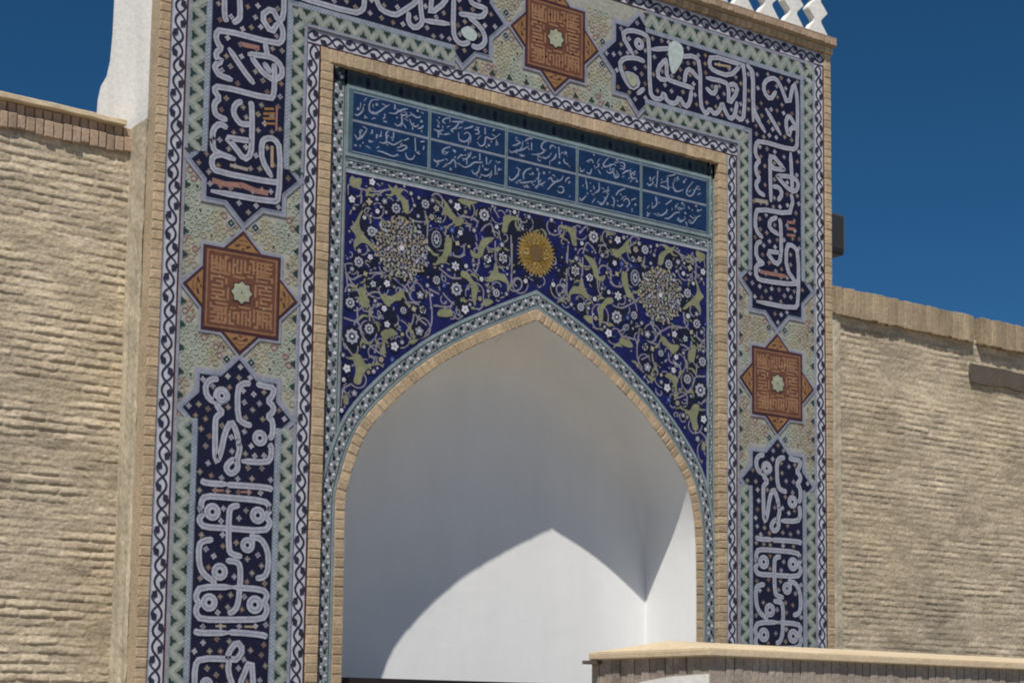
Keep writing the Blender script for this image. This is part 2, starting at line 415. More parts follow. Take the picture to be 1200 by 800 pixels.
# side strips
zfl = 3.455
sw = 0.104
yS = DT - .002
xa0, xa1 = -OP, X0 - 1.534
xb0, xb1 = X0 + 1.534, OP
for (a, b) in ((xa0, xa1), (xb0, xb1)):
    P = [((a + b) / 2, GROUND + .3), ((a + b) / 2, ZO)]
    floral_strip(m, P, b - a, yS, 0.12)
P = [(X0 - 1.534, 3.50), (X0 + 1.534, 3.50)]
floral_strip(m, P, 0.095, yS - .0008, 0.125)
m.ribbon([(X0 - 1.534, 3.449), (X0 + 1.534, 3.449)], .016, yS - .006, LETTER)
m.ribbon([(-OP, 4.065), (OP, 4.065)], .115, yS - .0012, tile('soffit_shade_teal', (0.042, 0.062, 0.072)))  # soffit's shade above the frieze, put into this strip's dark tile colour
for i in range(52):
    x = -OP + .03 + i * .0625
    m.disc(x, 4.065, .020, .034, yS - .0020, NAVY if i % 4 == 0 else tile('deep_teal', (0.026, 0.042, 0.05)), 6)
arcs = [p for p in mid if p[1] > -1.2]
arcs = [(arcs[0][0], GROUND + .3)] + arcs + [(arcs[-1][0], GROUND + .3)]
floral_strip(m, arcs, STRW, yS - .0045, 0.105)
m.build('floral_border', portal)

# ------------------------------------------------------------------ verse frieze
FX0, FX1, FZ0, FZ1 = X0 - 1.545, X0 + 1.57, 3.548, 4.018
yF = DT - .010
m = MB()
m.rect(FX0, FX1, FZ0, FZ1, yF, TEAL)
for z in (FZ1 - .012, FZ0 + .012): m.ribbon([(FX0, z), (FX1, z)], .020, yF - .0012, TEALPALE)
for x in (FX0 + .011, FX1 - .011): m.ribbon([(x, FZ0), (x, FZ1)], .018, yF - .0015, TEALPALE)
# (the photo pixel column of each divider)
divs = [U(x, y, DT).x for x, y in ((412.5, 142), (502, 166), (592, 189), (675, 210), (750, 229), (826.5, 248))]
zm = 3.79
frieze = m
cells = []
for k in range(5):
    a, b = divs[k] + (.012 if k else 0), divs[k + 1] - (.012 if k < 4 else 0)
    cells.append((a, b, FZ0 + .040, zm - .010)); cells.append((a, b, zm + .010, FZ1 - .045))
    if k: m.ribbon([(divs[k], FZ0 + .02), (divs[k], FZ1 - .02)], .022, yF - .0018, TEALPALE); m.ribbon([(divs[k], FZ0 + .02), (divs[k], FZ1 - .02)], .009, yF - .0026, TEAL)
m.ribbon([(divs[0], zm), (divs[5], zm)], .016, yF - .0012, BLUEGREY)
m.ribbon([(divs[0], FZ0 + .036), (divs[5], FZ0 + .036)], .008, yF - .0022, BLUEGREY); m.ribbon([(divs[0], FZ1 - .041), (divs[5], FZ1 - .041)], .008, yF - .0022, BLUEGREY)
fr_o = m.build('verse_frieze', portal)
T = lambda ox, oy, sc, L: [(ox + x / sc, oy + y / sc) for x, y in L]
V = {}   # (column, row 1 = top) -> strokes in photo pixels; a single point is a dot
V[0, 1] = (408, 102, 12.5, [[(80, 400), (110, 425), (160, 400), (200, 350), (210, 290)], [(130, 330)], [(440, 150), (340, 200), (295, 270), (300, 360), (360, 400), (440, 370), (520, 310), (590, 270)], [(520, 400), (520, 470)], [(500, 510), (550, 525)], [(580, 390), (670, 400), (720, 370), (790, 340), (860, 330)], [(665, 260), (670, 320), (650, 330)], [(660, 540), (710, 580), (770, 530), (770, 440), (830, 420), (860, 430)], [(890, 380), (940, 430), (1010, 460), (1050, 440)], [(1000, 360)], [(880, 480), (920, 570), (980, 590), (1010, 560)], [(1055, 515)], [(1000, 620), (1050, 610), (1085, 575)], [(220, 430), (260, 470)], [(400, 270)], [(800, 560), (830, 620)], [(920, 600), (930, 640)]])
V[0, 0] = (408, 140, 12.5, [[(80, 230), (120, 290), (170, 280), (230, 210), (260, 150)], [(160, 195)], [(340, 160), (330, 220)], [(60, 380), (110, 395)], [(200, 340), (200, 370)], [(300, 330)], [(400, 230), (400, 290)], [(440, 340), (500, 360), (550, 340), (640, 380), (700, 360), (780, 310)], [(575, 180), (540, 220), (550, 360)], [(650, 200), (645, 290)], [(720, 430), (790, 390), (840, 420), (760, 470), (700, 460)], [(870, 290), (800, 320)], [(410, 470), (490, 490), (560, 520), (650, 550), (710, 520)], [(820, 500), (850, 580), (920, 590), (960, 530)], [(960, 280), (970, 480)], [(1040, 340), (1100, 330)], [(1090, 400), (1080, 460)], [(980, 490), (1030, 520)]])
V[1, 1] = (500, 124, 12.5, [[(90, 350), (150, 380), (230, 365)], [(155, 310)], [(330, 170), (250, 200), (220, 240), (260, 270)], [(350, 240), (440, 245), (530, 240)], [(460, 250), (430, 300), (390, 340), (340, 370), (380, 400)], [(240, 430), (320, 420)], [(450, 400), (460, 500), (520, 535), (590, 510), (620, 440), (570, 400), (530, 430)], [(530, 350), (640, 320), (660, 300)], [(680, 360), (740, 370), (740, 420), (690, 420)], [(835, 330), (840, 430)], [(720, 540), (770, 600), (830, 570), (850, 470), (920, 500), (980, 480), (1060, 420)], [(950, 380), (980, 350)], [(1010, 540), (1020, 590)], [(890, 590)], [(150, 400), (150, 490)]])
V[1, 0] = (500, 160, 12.5, [[(90, 340), (110, 370), (170, 370), (240, 350)], [(330, 160), (240, 190), (215, 240), (250, 270)], [(395, 225)], [(250, 420), (320, 400), (370, 350), (400, 380), (410, 470)], [(430, 340), (490, 280), (520, 300)], [(530, 200), (560, 210)], [(570, 330), (570, 420)], [(630, 230), (620, 280), (560, 340), (500, 330)], [(470, 420), (540, 460), (610, 440), (680, 390), (780, 390), (800, 380)], [(760, 260), (760, 360)], [(640, 500), (680, 560), (740, 520), (760, 430)], [(855, 310), (860, 420)], [(770, 560), (850, 590), (920, 550), (930, 510)], [(840, 490)], [(985, 430), (985, 570)], [(1040, 490)], [(330, 490)]])
V[2, 1] = (588, 148, 12.5, [[(90, 350), (120, 390), (200, 370), (290, 350), (380, 300)], [(200, 290), (210, 270), (260, 250)], [(320, 230), (380, 190), (440, 190)], [(420, 250), (420, 360)], [(420, 420), (520, 420), (600, 380), (560, 310), (600, 240), (640, 230)], [(580, 450), (620, 480), (690, 440)], [(700, 520), (760, 470), (780, 410)], [(690, 340), (700, 300), (740, 290)], [(815, 310), (830, 480)], [(825, 545)], [(890, 480), (900, 540), (960, 570)], [(510, 500), (550, 520)], [(260, 450), (320, 440)], [(920, 400)]])
V[2, 0] = (588, 185, 12.5, [[(80, 280), (110, 330), (160, 320), (220, 250), (240, 170)], [(420, 160), (340, 190), (300, 260), (310, 330)], [(240, 370), (330, 370), (440, 350)], [(435, 240)], [(505, 180)], [(525, 200), (520, 350), (540, 400), (620, 360)], [(470, 450), (510, 410)], [(600, 230)], [(660, 330), (700, 300), (740, 360), (850, 330), (880, 270)], [(650, 480), (720, 400), (780, 360)], [(800, 480), (810, 510), (860, 520), (890, 480), (860, 430), (810, 440)], [(910, 360), (940, 310), (980, 300)], [(350, 400), (360, 450)]])
V[3, 1] = (670, 168, 9.524, [[(75, 270), (90, 320), (130, 300)], [(150, 210), (210, 190), (230, 230)], [(230, 120), (240, 150)], [(150, 330), (190, 345), (210, 290)], [(285, 245)], [(280, 300), (310, 350)], [(400, 160), (350, 220), (350, 270), (450, 240), (480, 260)], [(370, 310), (400, 340), (450, 330), (470, 390), (510, 370), (480, 310)], [(520, 220), (570, 230), (570, 290), (520, 290)], [(550, 350), (590, 320), (640, 310)], [(700, 320), (650, 350), (650, 390), (710, 400)], [(710, 430)], [(490, 190)]])
V[3, 0] = (670, 168, 9.524, [[(70, 610), (95, 640), (150, 590)], [(150, 430), (160, 520)], [(230, 480), (240, 520)], [(290, 440), (290, 530), (240, 560)], [(280, 650), (320, 690), (370, 620), (400, 560)], [(385, 680)], [(430, 600), (460, 640), (450, 720)], [(580, 510), (510, 540), (480, 590)], [(490, 690), (520, 710), (560, 690)], [(560, 650), (600, 620), (630, 670), (600, 720)], [(650, 640), (700, 620)], [(695, 690)]])
V[4, 1] = (748, 188, 9.524, [[(120, 205)], [(85, 260), (115, 285), (160, 250)], [(205, 120), (190, 310)], [(230, 290), (270, 300), (330, 330)], [(310, 200), (320, 340)], [(400, 150), (330, 180)], [(370, 250), (390, 340), (440, 350), (490, 330)], [(425, 200)], [(495, 245)], [(600, 240), (530, 330), (530, 390), (580, 400), (620, 340), (640, 290)]])
V[4, 0] = (748, 188, 9.524, [[(80, 580), (100, 610), (80, 630)], [(190, 420), (190, 500), (140, 540)], [(200, 590), (240, 620), (300, 580), (300, 550)], [(360, 450), (290, 500)], [(480, 485)], [(410, 515)], [(465, 545)], [(280, 650), (330, 650), (400, 590), (450, 590)], [(430, 640), (450, 690), (510, 660)], [(540, 520), (560, 550)], [(510, 595)], [(630, 515)], [(650, 565)], [(540, 680), (580, 710), (620, 670), (640, 640), (680, 620)], [(560, 620), (600, 660)]])
for ci, (a, b, z0, z1) in enumerate(cells):
    m = MB(); yc = yF - .002
    m.rect(a, b, z0, z1, yc, CELL)
    ox, oy, sc, L = V[ci // 2, ci % 2]
    for si, st in enumerate(L):
        q = [U(x, y, DT) for x, y in T(ox, oy, sc, st)]
        q = [(min(b - .012, max(a + .012, p.x)), min(z1 - .008, max(z0 + .008, p.z))) for p in q]
        yy = yc - .0012 - si * .00022
        if len(q) == 1: m.disc(q[0][0], q[0][1], .012, .012, yy, SCRIPT, 4, .7); continue
        q = smooth_path(q, 4); n = len(q)
        wl = [.004 + .0075 * math.sin(math.pi * min(1, (i + .6) / n)) ** .8 for i in range(n)]
        m.ribbon(q, wl, yy, SCRIPT)
    r_ = random.Random(ci + 40)
    for k_ in range(24):      # vowel points and small strokes
        x = r_.uniform(a + .04, b - .04); z = r_.uniform(z0 + .02, z1 - .02); an = r_.choice([.5, .9, -.3, 1.5]); l_ = r_.uniform(.010, .026)
        if k_ % 3 == 0: m.disc(x, z, .0075, .0075, yc - .0008, SCRIPT, 4, .7)
        else: m.ribbon([(x - l_ * math.cos(an), z - l_ * math.sin(an)), (x, z + .004), (x + l_ * math.cos(an), z + l_ * math.sin(an))], [.004, .0075, .004], yc - .0009 - k_ * 1e-5, SCRIPT)
    m.build('verse_cell', fr_o)

# ------------------------------------------------------------------ spandrel mosaic
yP = DT - .004
inner_l = outline(RINGW + STRW)
arcp = [p for p in inner_l]
xL, xR = X0 - 1.530, X0 + 1.530
# the part of the offset curve between the two side strips
arcp = [p for p in arcp if xL < p[0] < xR and p[1] > 1.2]
def zat(P, x):
    for a, b in zip(P[:-1], P[1:]):
        if (a[0] - x) * (b[0] - x) <= 0 and abs(a[0] - b[0]) > 1e-9: return a[1] + (b[1] - a[1]) * (x - a[0]) / (b[0] - a[0])
    return None
SPAN = [(xL, 3.449), (xL, arcp[0][1] - .05)] + arcp + [(xR, arcp[-1][1] - .05), (xR, 3.449)]
m = MB()
m.poly(SPAN, yP, INDIGO)
sp_o = m.build('spandrel', portal)
# traced on the left half in photo pixels, mirrored to the right
Z1, Z2, Z3, Z4, Z5 = (400, 195, 8.89), (510, 215, 8.89), (395, 275, 8.89), (505, 285, 8.89), (390, 360, 5.714)
leaves = [(Z1, [(85, 130), (110, 100), (140, 125), (180, 95), (205, 130), (195, 210), (150, 230), (110, 215), (80, 180)]),
 (Z1, [(480, 185), (530, 230), (565, 195), (590, 240), (640, 250), (610, 290), (655, 330), (690, 380), (700, 450), (680, 500), (640, 460), (620, 380), (580, 320), (520, 270)]),
 (Z1, [(85, 640), (130, 600), (160, 540), (200, 470), (225, 460), (185, 560), (190, 640), (235, 720), (310, 800), (350, 860), (375, 890), (330, 880), (260, 810), (200, 800), (140, 850), (120, 820), (150, 760), (130, 700)]),
 (Z2, [(60, 330), (90, 230), (75, 165), (120, 210), (160, 280), (220, 350), (285, 370), (270, 430), (220, 445), (170, 380), (110, 330)]),
 (Z2, [(240, 165), (340, 160), (430, 195), (400, 215), (362, 225), (360, 285), (335, 240), (260, 205)]),
 (Z2, [(710, 340), (800, 340), (880, 365), (870, 390), (800, 385), (760, 430), (740, 510), (690, 505), (700, 420)]),
 (Z2, [(88, 580), (160, 570), (165, 680), (125, 770), (100, 830), (40, 830), (10, 810), (70, 740), (90, 660)]),
 (Z2, [(485, 580), (540, 565), (610, 570), (560, 620), (510, 680), (490, 745), (450, 780), (380, 765), (360, 690), (430, 735), (450, 650)]),
 (Z3, [(220, 560), (280, 560), (300, 640), (335, 700), (280, 765), (240, 720)]),
 (Z3, [(450, 620), (560, 640), (640, 590), (680, 600), (660, 680), (600, 690), (540, 735), (480, 700)]),
 (Z4, [(315, 290), (380, 310), (430, 385), (490, 460), (470, 540), (455, 660), (420, 560), (415, 450), (370, 380), (310, 345)]),
 (Z4, [(575, 390), (640, 290), (660, 205), (685, 240), (705, 310), (765, 330), (815, 445), (760, 410), (690, 385), (620, 405)]),
 (Z4, [(60, 750), (90, 690), (200, 690), (220, 755), (130, 770)]),
 (Z4, [(560, 580), (620, 590), (640, 620), (570, 660), (545, 640)]),
 (Z5, [(318, 170), (380, 140), (432, 180), (380, 200), (345, 240), (352, 312), (318, 300), (330, 220)]),
 (Z5, [(128, 320), (180, 320), (220, 385), (282, 370), (235, 410), (200, 450), (180, 515), (135, 500), (150, 420)]),
 (Z5, [(505, 225), (570, 215), (560, 240), (530, 250)]),
 (Z5, [(78, 580), (100, 600), (98, 650), (68, 640)])]
flowers = [(Z1, [(565, 440, 52, 'r'), (445, 365, 32, 'l'), (315, 165, 36, 'w'), (105, 345, 38, 'w'), (285, 370, 38, 'y'), (365, 345, 22, 'l'), (370, 470, 26, 'w'), (460, 480, 20, 'l'), (125, 440, 22, 'l'), (235, 535, 22, 'w'), (310, 680, 52, 'r'), (870, 395, 48, 'r'), (800, 330, 20, 'l'), (755, 410, 22, 'l'), (945, 355, 27, 'l'), (985, 440, 36, 'p'), (935, 530, 34, 'p'), (1015, 565, 27, 'w'), (795, 520, 22, 'l'), (985, 760, 74, 'o'), (650, 210, 16, 'l'), (720, 285, 24, 'l'), (410, 425, 18, 'l'), (300, 520, 18, 'l')]),
 (Z2, [(225, 245, 42, 'w'), (505, 330, 64, 'r'), (820, 300, 24, 'w'), (310, 300, 22, 'p'), (255, 515, 30, 'w'), (170, 490, 30, 'b'), (635, 455, 24, 'w'), (400, 490, 27, 'l'), (225, 625, 30, 'y'), (530, 780, 36, 'w'), (700, 770, 54, 's'), (690, 640, 30, 'l'), (970, 350, 27, 'l'), (155, 190, 26, 'l'), (40, 380, 26, 'w'), (60, 470, 24, 'b'), (930, 300, 18, 'l'), (590, 240, 18, 'l'), (345, 660, 20, 'y')]),
 (Z3, [(220, 285, 52, 'r'), (225, 170, 27, 'l'), (340, 235, 30, 'w'), (150, 360, 27, 'l'), (290, 410, 30, 'y'), (515, 510, 37, 'w'), (130, 710, 52, 'r'), (120, 580, 22, 'l'), (390, 690, 22, 'l'), (485, 770, 32, 'w'), (370, 515, 36, 't'), (860, 630, 42, 'l'), (1030, 475, 44, 'r'), (935, 530, 24, 'l'), (885, 780, 37, 'w'), (795, 775, 32, 'y'), (685, 790, 37, 'r'), (590, 545, 18, 'p'), (100, 250, 18, 'b')]),
 (Z4, [(250, 240, 50, 's'), (590, 170, 40, 'w'), (745, 160, 54, 's'), (260, 480, 68, 'r'), (350, 690, 47, 'w'), (675, 520, 44, 'r'), (520, 375, 27, 'w'), (360, 240, 24, 'w'), (980, 395, 27, 'w'), (505, 580, 27, 'p'), (400, 640, 22, 'l'), (790, 260, 20, 'l'), (780, 530, 24, 'l'), (590, 500, 24, 'l'), (130, 440, 26, 'b'), (110, 240, 18, 'l'), (440, 230, 20, 'l'), (640, 470, 18, 'l'), (860, 300, 18, 'l')]),
 (Z5, [(360, 115, 22, 'w'), (240, 145, 34, 'r'), (125, 195, 48, 'r'), (410, 262, 30, 'w'), (575, 160, 32, 'l'), (90, 410, 28, 'w'), (205, 265, 13, 'l'), (65, 320, 15, 'l'), (70, 485, 15, 'w'), (270, 430, 17, 'l'), (140, 575, 22, 'l'), (320, 350, 20, 'p'), (600, 20, 24, 'w'), (395, 350, 18, 'b'), (55, 690, 15, 'w'), (462, 182, 15, 'y'), (235, 435, 14, 'p'), (460, 235, 16, 'l')])]
vines = [(Z1, [(150, 225), (260, 250), (360, 265), (450, 250), (520, 240)]), (Z1, [(205, 300), (200, 460)]), (Z1, [(85, 500), (100, 460), (125, 440)]), (Z1, [(690, 530), (760, 570), (870, 580), (1000, 550)]), (Z1, [(895, 585), (890, 800)]),
 (Z1, [(360, 345), (390, 290), (450, 250)]), (Z1, [(930, 330), (960, 290), (1010, 295), (1050, 350), (1040, 420)]), (Z2, [(880, 370), (890, 420), (850, 480), (790, 490)]), (Z2, [(160, 740), (240, 765), (295, 720), (295, 620), (350, 590), (410, 610), (440, 680)]),
 (Z2, [(550, 200), (620, 290), (660, 360)]), (Z2, [(470, 500), (520, 440), (580, 430), (620, 560)]), (Z2, [(230, 360), (330, 350), (450, 400)]), (Z2, [(785, 540), (790, 800)]), (Z2, [(95, 540), (120, 460), (180, 420)]), (Z2, [(620, 600), (620, 800)]),
 (Z3, [(360, 90), (400, 200), (380, 320), (340, 380)]), (Z3, [(170, 460), (300, 410), (450, 400), (580, 450), (640, 500), (720, 570), (770, 680)]), (Z3, [(80, 390), (140, 490), (200, 560), (240, 650)]), (Z3, [(830, 470), (750, 580)]), (Z3, [(80, 600), (90, 560), (130, 520), (190, 560)]), (Z3, [(300, 640), (370, 600), (450, 605)]), (Z3, [(700, 705), (830, 710)]), (Z3, [(960, 600), (980, 790)]),
 (Z3, [(930, 150), (940, 200), (1000, 290), (1100, 385), (1190, 450), (1290, 455)]), (Z3, [(940, 560), (1060, 620)]), (Z3, [(320, 800), (370, 760), (380, 640)]), (Z4, [(820, 480), (870, 500), (930, 470), (940, 400), (890, 370), (860, 420), (890, 450)]), (Z4, [(840, 0), (835, 360), (820, 470)]), (Z4, [(200, 60), (210, 120), (300, 145), (350, 115)]), (Z4, [(280, 590), (400, 590), (440, 600)]), (Z4, [(120, 520), (180, 590), (240, 640)]), (Z4, [(500, 120), (480, 260), (430, 340)]), (Z4, [(20, 650), (170, 665), (220, 650)]), (Z4, [(470, 680), (500, 690), (540, 640), (540, 560)]),
 (Z5, [(70, 70), (110, 85), (170, 110), (190, 180), (260, 270), (350, 330)]), (Z5, [(55, 160), (75, 240), (130, 320)]), (Z5, [(318, 165), (300, 100), (320, 60), (390, 60), (405, 0)]), (Z5, [(65, 610), (65, 550), (125, 510)]), (Z5, [(540, 40), (530, 100), (490, 170), (515, 215)]), (Z5, [(660, 0), (655, 120), (600, 200)]), (Z5, [(560, 70), (625, 120)]), (Z5, [(280, 380), (310, 350)]), (Z5, [(240, 40), (245, 100)]), (Z5, [(160, 0), (165, 110)])]
AXU = U(628, 300, DT).x
def pq(z, x, y):
    p = U(z[0] + x / z[2], z[1] + y / z[2], DT)
    return (p.x, p.z)
def both(pts): return (pts, [(2 * X0 - x + .01, z + .012) for x, z in pts])
SPI = offset(SPAN, -0.012)
ins = lambda pts: all(inpoly(p, SPI) for p in pts)
# darker and lighter cobalt patches of the ground
m = MB()
for k in range(420):
    x = rnd.uniform(xL, xR); z = rnd.uniform(1.6, 3.44); r = rnd.uniform(.025, .075)
    q = [(x + r * math.cos(a * .785) * rnd.uniform(.6, 1.2), z + r * math.sin(a * .785) * rnd.uniform(.6, 1.3)) for a in range(8)]
    if ins(q): m.poly(q, yP - .0006 - k * 4e-6, BLACK if k % 2 else AZURE if k % 10 == 1 else BLACK)
m.build('cobalt_ground', sp_o)
m = MB(); c_ = 0
for z, L in vines:
    for q in both(smooth_path([pq(z, x, y) for x, y in L], 5)):
        q = [p for p in q if inpoly(p, SPI)]
        m.ribbon(q, .0110, yP - .0016 - c_ * 4e-6, VINE); c_ += 1
for k in range(330):     # small tendrils
    x = rnd.uniform(xL, xR); z = rnd.uniform(1.6, 3.44); a = rnd.uniform(0, 6.28); r = rnd.uniform(.022, .05)
    q = [(x + r * (1 - t * .11) * math.cos(a + t * .6), z + r * (1 - t * .11) * math.sin(a + t * .6)) for t in range(8)]
    if ins(q): m.ribbon(q, .008, yP - .0012 - k * 4e-6, VINE if k % 3 else LAV)
SPIR = []
for k in range(4000):
    x = rnd.uniform(xL, X0); z = rnd.uniform(1.75, 3.42); r = rnd.uniform(.075, .135)
    if not inpoly((x, z), offset(SPAN, -r * .75)) or any(math.hypot(x - a, z - b) < (r + c) * .93 for a, b, c in SPIR): continue
    if math.hypot(x + 1.07, z - 3.03) < .20 + r * .5 or math.hypot(x, z - 3.16) < .17 + r * .5: continue
    SPIR.append((x, z, r))
for k, (x, z, r) in enumerate(SPIR):
    a = rnd.uniform(0, 6.28); sg = rnd.choice((-1, 1))
    q = [(x + r * (1.05 - t * .042) * math.cos(a + sg * t * .42), z + r * (1.05 - t * .042) * math.sin(a + sg * t * .42)) for t in range(19)]
    for qq in both(q):
        qq = [p for p in qq if inpoly(p, SPI)]
        m.ribbon(qq, .0085, yP - .0014 - k * 4e-6, VINE)
m.build('vine_inlay', sp_o)
m = MB(); c_ = 0
for z, L in leaves:
    for q in both([pq(z, x, y) for x, y in L]):
        if not ins(q): q = [p for p in q if inpoly(p, SPI)]
        if len(q) < 3: continue
        q = smooth_path(q, 3, True)
        q = [p for p in q if inpoly(p, offset(SPAN, -.003))]
        m.poly(q, yP - .0024 - c_ * 1e-5, LEAF); c_ += 1
for x, z, r in SPIR:      # small hooked leaves along the scrolls
    for j in range(3):
        a = rnd.uniform(0, 6.28); cx_, cz_ = x + r * math.cos(a), z + r * math.sin(a); l = rnd.uniform(.028, .045); t = a + rnd.choice((1.2, 1.9, -1.3))
        ux, uz_ = math.cos(t), math.sin(t)
        q = [(cx_ + l * (u * ux - v * uz_), cz_ + l * (u * uz_ + v * ux)) for u, v in ((-1, -.1), (-.5, .32), (.1, .36), (.6, .12), (1, -.45), (.75, -.5), (.4, -.12), (-.2, -.08))]
        for qq in both(q):
            if ins(qq): m.poly(qq, yP - .0023 - c_ * 2e-6, LEAF); c_ += 1
m.build('leaf_inlay', sp_o)
def flower(m, x, z, r, kind, y):
    if kind == 'w': m.disc(x, z, r, r, y, WHITE, lobes=5, depth=.35, rot=rnd.uniform(0, 6)); m.disc(x, z, r * .3, r * .3, y - .0004, LAV, 6)
    elif kind == 'l': m.disc(x, z, r, r, y, LAV, lobes=5, depth=.35, rot=rnd.uniform(0, 6)); m.disc(x, z, r * .3, r * .3, y - .0004, WHITE, 5)
    elif kind == 'y': m.disc(x, z, r, r, y, YELLOW, lobes=4, depth=.5, rot=rnd.uniform(0, 6)); m.disc(x, z, r * .35, r * .35, y - .0004, LETTER, 5)
    elif kind == 'p': m.disc(x, z, r, r, y, TAUPE, lobes=5, depth=.35, rot=rnd.uniform(0, 6)); m.disc(x, z, r * .35, r * .35, y - .0004, PINK, 5)
    elif kind == 'b': m.disc(x, z, r, r * 1.2, y, AZURE, 8); m.disc(x, z, r * .4, r * .4, y - .0004, LAV, 5)
    elif kind == 't': m.disc(x, z, r, r, y, MINT, lobes=5, depth=.5); m.disc(x, z, r * .35, r * .35, y - .0004, TEAL, 5)
    elif kind == 's': m.disc(x, z, r, r, y, WHITE, lobes=6, depth=.5); m.disc(x, z, r * .45, r * .45, y - .0004, LAV, 6); m.disc(x, z, r * .2, r * .2, y - .0008, YELLOW, 5)
    elif kind == 'o':
        m.disc(x, z, r * .8, r * 1.15, y, LAV, 12); m.disc(x, z, r * .62, r * .95, y - .0004, NAVY, 12); m.disc(x, z, r * .5, r * .78, y - .0008, LETTER, lobes=8, depth=.35); m.disc(x, z, r * .2, r * .28, y - .0012, NAVY, 8)
    else:
        m.disc(x, z, r, r, y, LETTER, lobes=8, depth=.22, rot=rnd.uniform(0, 6)); m.disc(x, z, r * .60, r * .60, y - .0004, LAV, 9); m.disc(x, z, r * .45, r * .45, y - .0008, NAVY, 9); m.disc(x, z, r * .22, r * .22, y - .0012, WHITE, 6)
m = MB()
for z, L in flowers:
    for x, y, r, kind in L:
        r_ = r / z[2] / 172.0
        for (p,) in both([pq(z, x, y)]):
            r_ = r / z[2] / (178.0 if p[0] < 0 else 172.0)
            if inpoly(p, offset(SPAN, -r_ * .9 - .005)): m.disc(p[0], p[1], r_ * 1.5, r_ * 1.6, yP - .0027 - 2e-7 * len(m.f), BLACK if kind != 'b' else NAVY, 10); flower(m, p[0], p[1], r_ * 1.08, kind, yP - .0034)
# the little buds that fill the ground between the larger flowers
for k in range(620):
    x = rnd.uniform(xL + .03, xR - .03); z = rnd.uniform(1.7, 3.43)
    if inpoly((x, z), offset(SPAN, -.02)): m.disc(x, z, rnd.uniform(.006, .012), rnd.uniform(.006, .012), yP - .0021, rnd.choice([LAV, TAUPE, LAV, AZURE, LETTER, LEAF]), 5, rnd.uniform(0, 3))
m.build('flower_inlay', sp_o)
# filigree medallions: eightfold rosettes of small petals
for c, par in ((U(470, 291, DT), 0), (U(773, 346, DT), 1)):
    m = MB(); x, z = c.x, c.z; R_ = 0.215; c_ = 0; rr_ = random.Random(5)
    m.disc(x, z, R_ * .98, R_ * .98, yP - .0046, tile('filigree_ground', (0.035, 0.033, 0.045)), lobes=8, depth=.16)
    for ri, (rad, cnt) in enumerate(((.028, 8), (.055, 8), (.082, 16), (.108, 16), (.134, 24), (.160, 24), (.184, 32), (.206, 24))):
        for j in range(cnt):
            a = 2 * math.pi * (j + .5 * (ri % 2)) / cnt
            if (rad > .19 and j % 3 == 2) : continue
            k = rr_.choice([TAUPE, TAUPE, TAUPE, LETTER, SAGE, TAN, LAV]); q = .0152 + rr_.uniform(-.003, .003); ra = rad + rr_.uniform(-.005, .005)
            px_, pz_ = x + ra * math.cos(a), z + ra * math.sin(a)
            if (j + ri) % 3 == 0: m.ring(px_, pz_, q * .95, q * .95, .006, yP - .0054 - c_ * 4e-6, k, 7)
            else: m.disc(px_, pz_, q * 1.1, q * .62, yP - .0054 - c_ * 4e-6, k, 6, a + rr_.choice([0, .8, 1.57, 2.3]))
            c_ += 1
    m.disc(x, z, .018, .018, yP - .0072, WHITE, 8)
    m.build('filigree_medallion', sp_o)
# sun disc in the middle
m = MB(); c = U(627.5, 297.5, DT); x, z = c.x, c.z
n = 36
for i in range(n):
    a = 2 * math.pi * i / n; t = a + math.pi / n; t2 = a - math.pi / n
    m.face([(x + .13 * math.cos(t2), yP - .0046, z + .13 * math.sin(t2)), (x + .168 * math.cos(a), yP - .0046, z + .168 * math.sin(a)), (x + .13 * math.cos(t), yP - .0046, z + .13 * math.sin(t))][::1], SUNG)
    m.ring(x + .122 * math.cos(a), z + .122 * math.sin(a), .010, .010, .006, yP - .0062, SUNG, 6)
m.disc(x, z, .145, .145, yP - .0052, SUNB, 28)
for r1, k in ((.135, 28), (.095, 20), (.075, 14)):
    for i in range(k):
        a = 2 * math.pi * i / k + .1; m.disc(x + r1 * math.cos(a), z + r1 * math.sin(a), .010, .006, yP - .0066, SUNG if (i + k) % 3 else YELLOW, 5, a)
for i in range(8):
    a = 2 * math.pi * i / 8; m.ring(x + .085 * math.cos(a), z + .085 * math.sin(a), .022, .022, .008, yP - .007 - i * 1e-5, SUNB if i % 2 else SUNG, 8)
m.disc(x, z, .055, .055, yP - .0076, tile('sun_heart', (0.15, 0.095, 0.045)), 12)
m.build('sun_disc', sp_o)

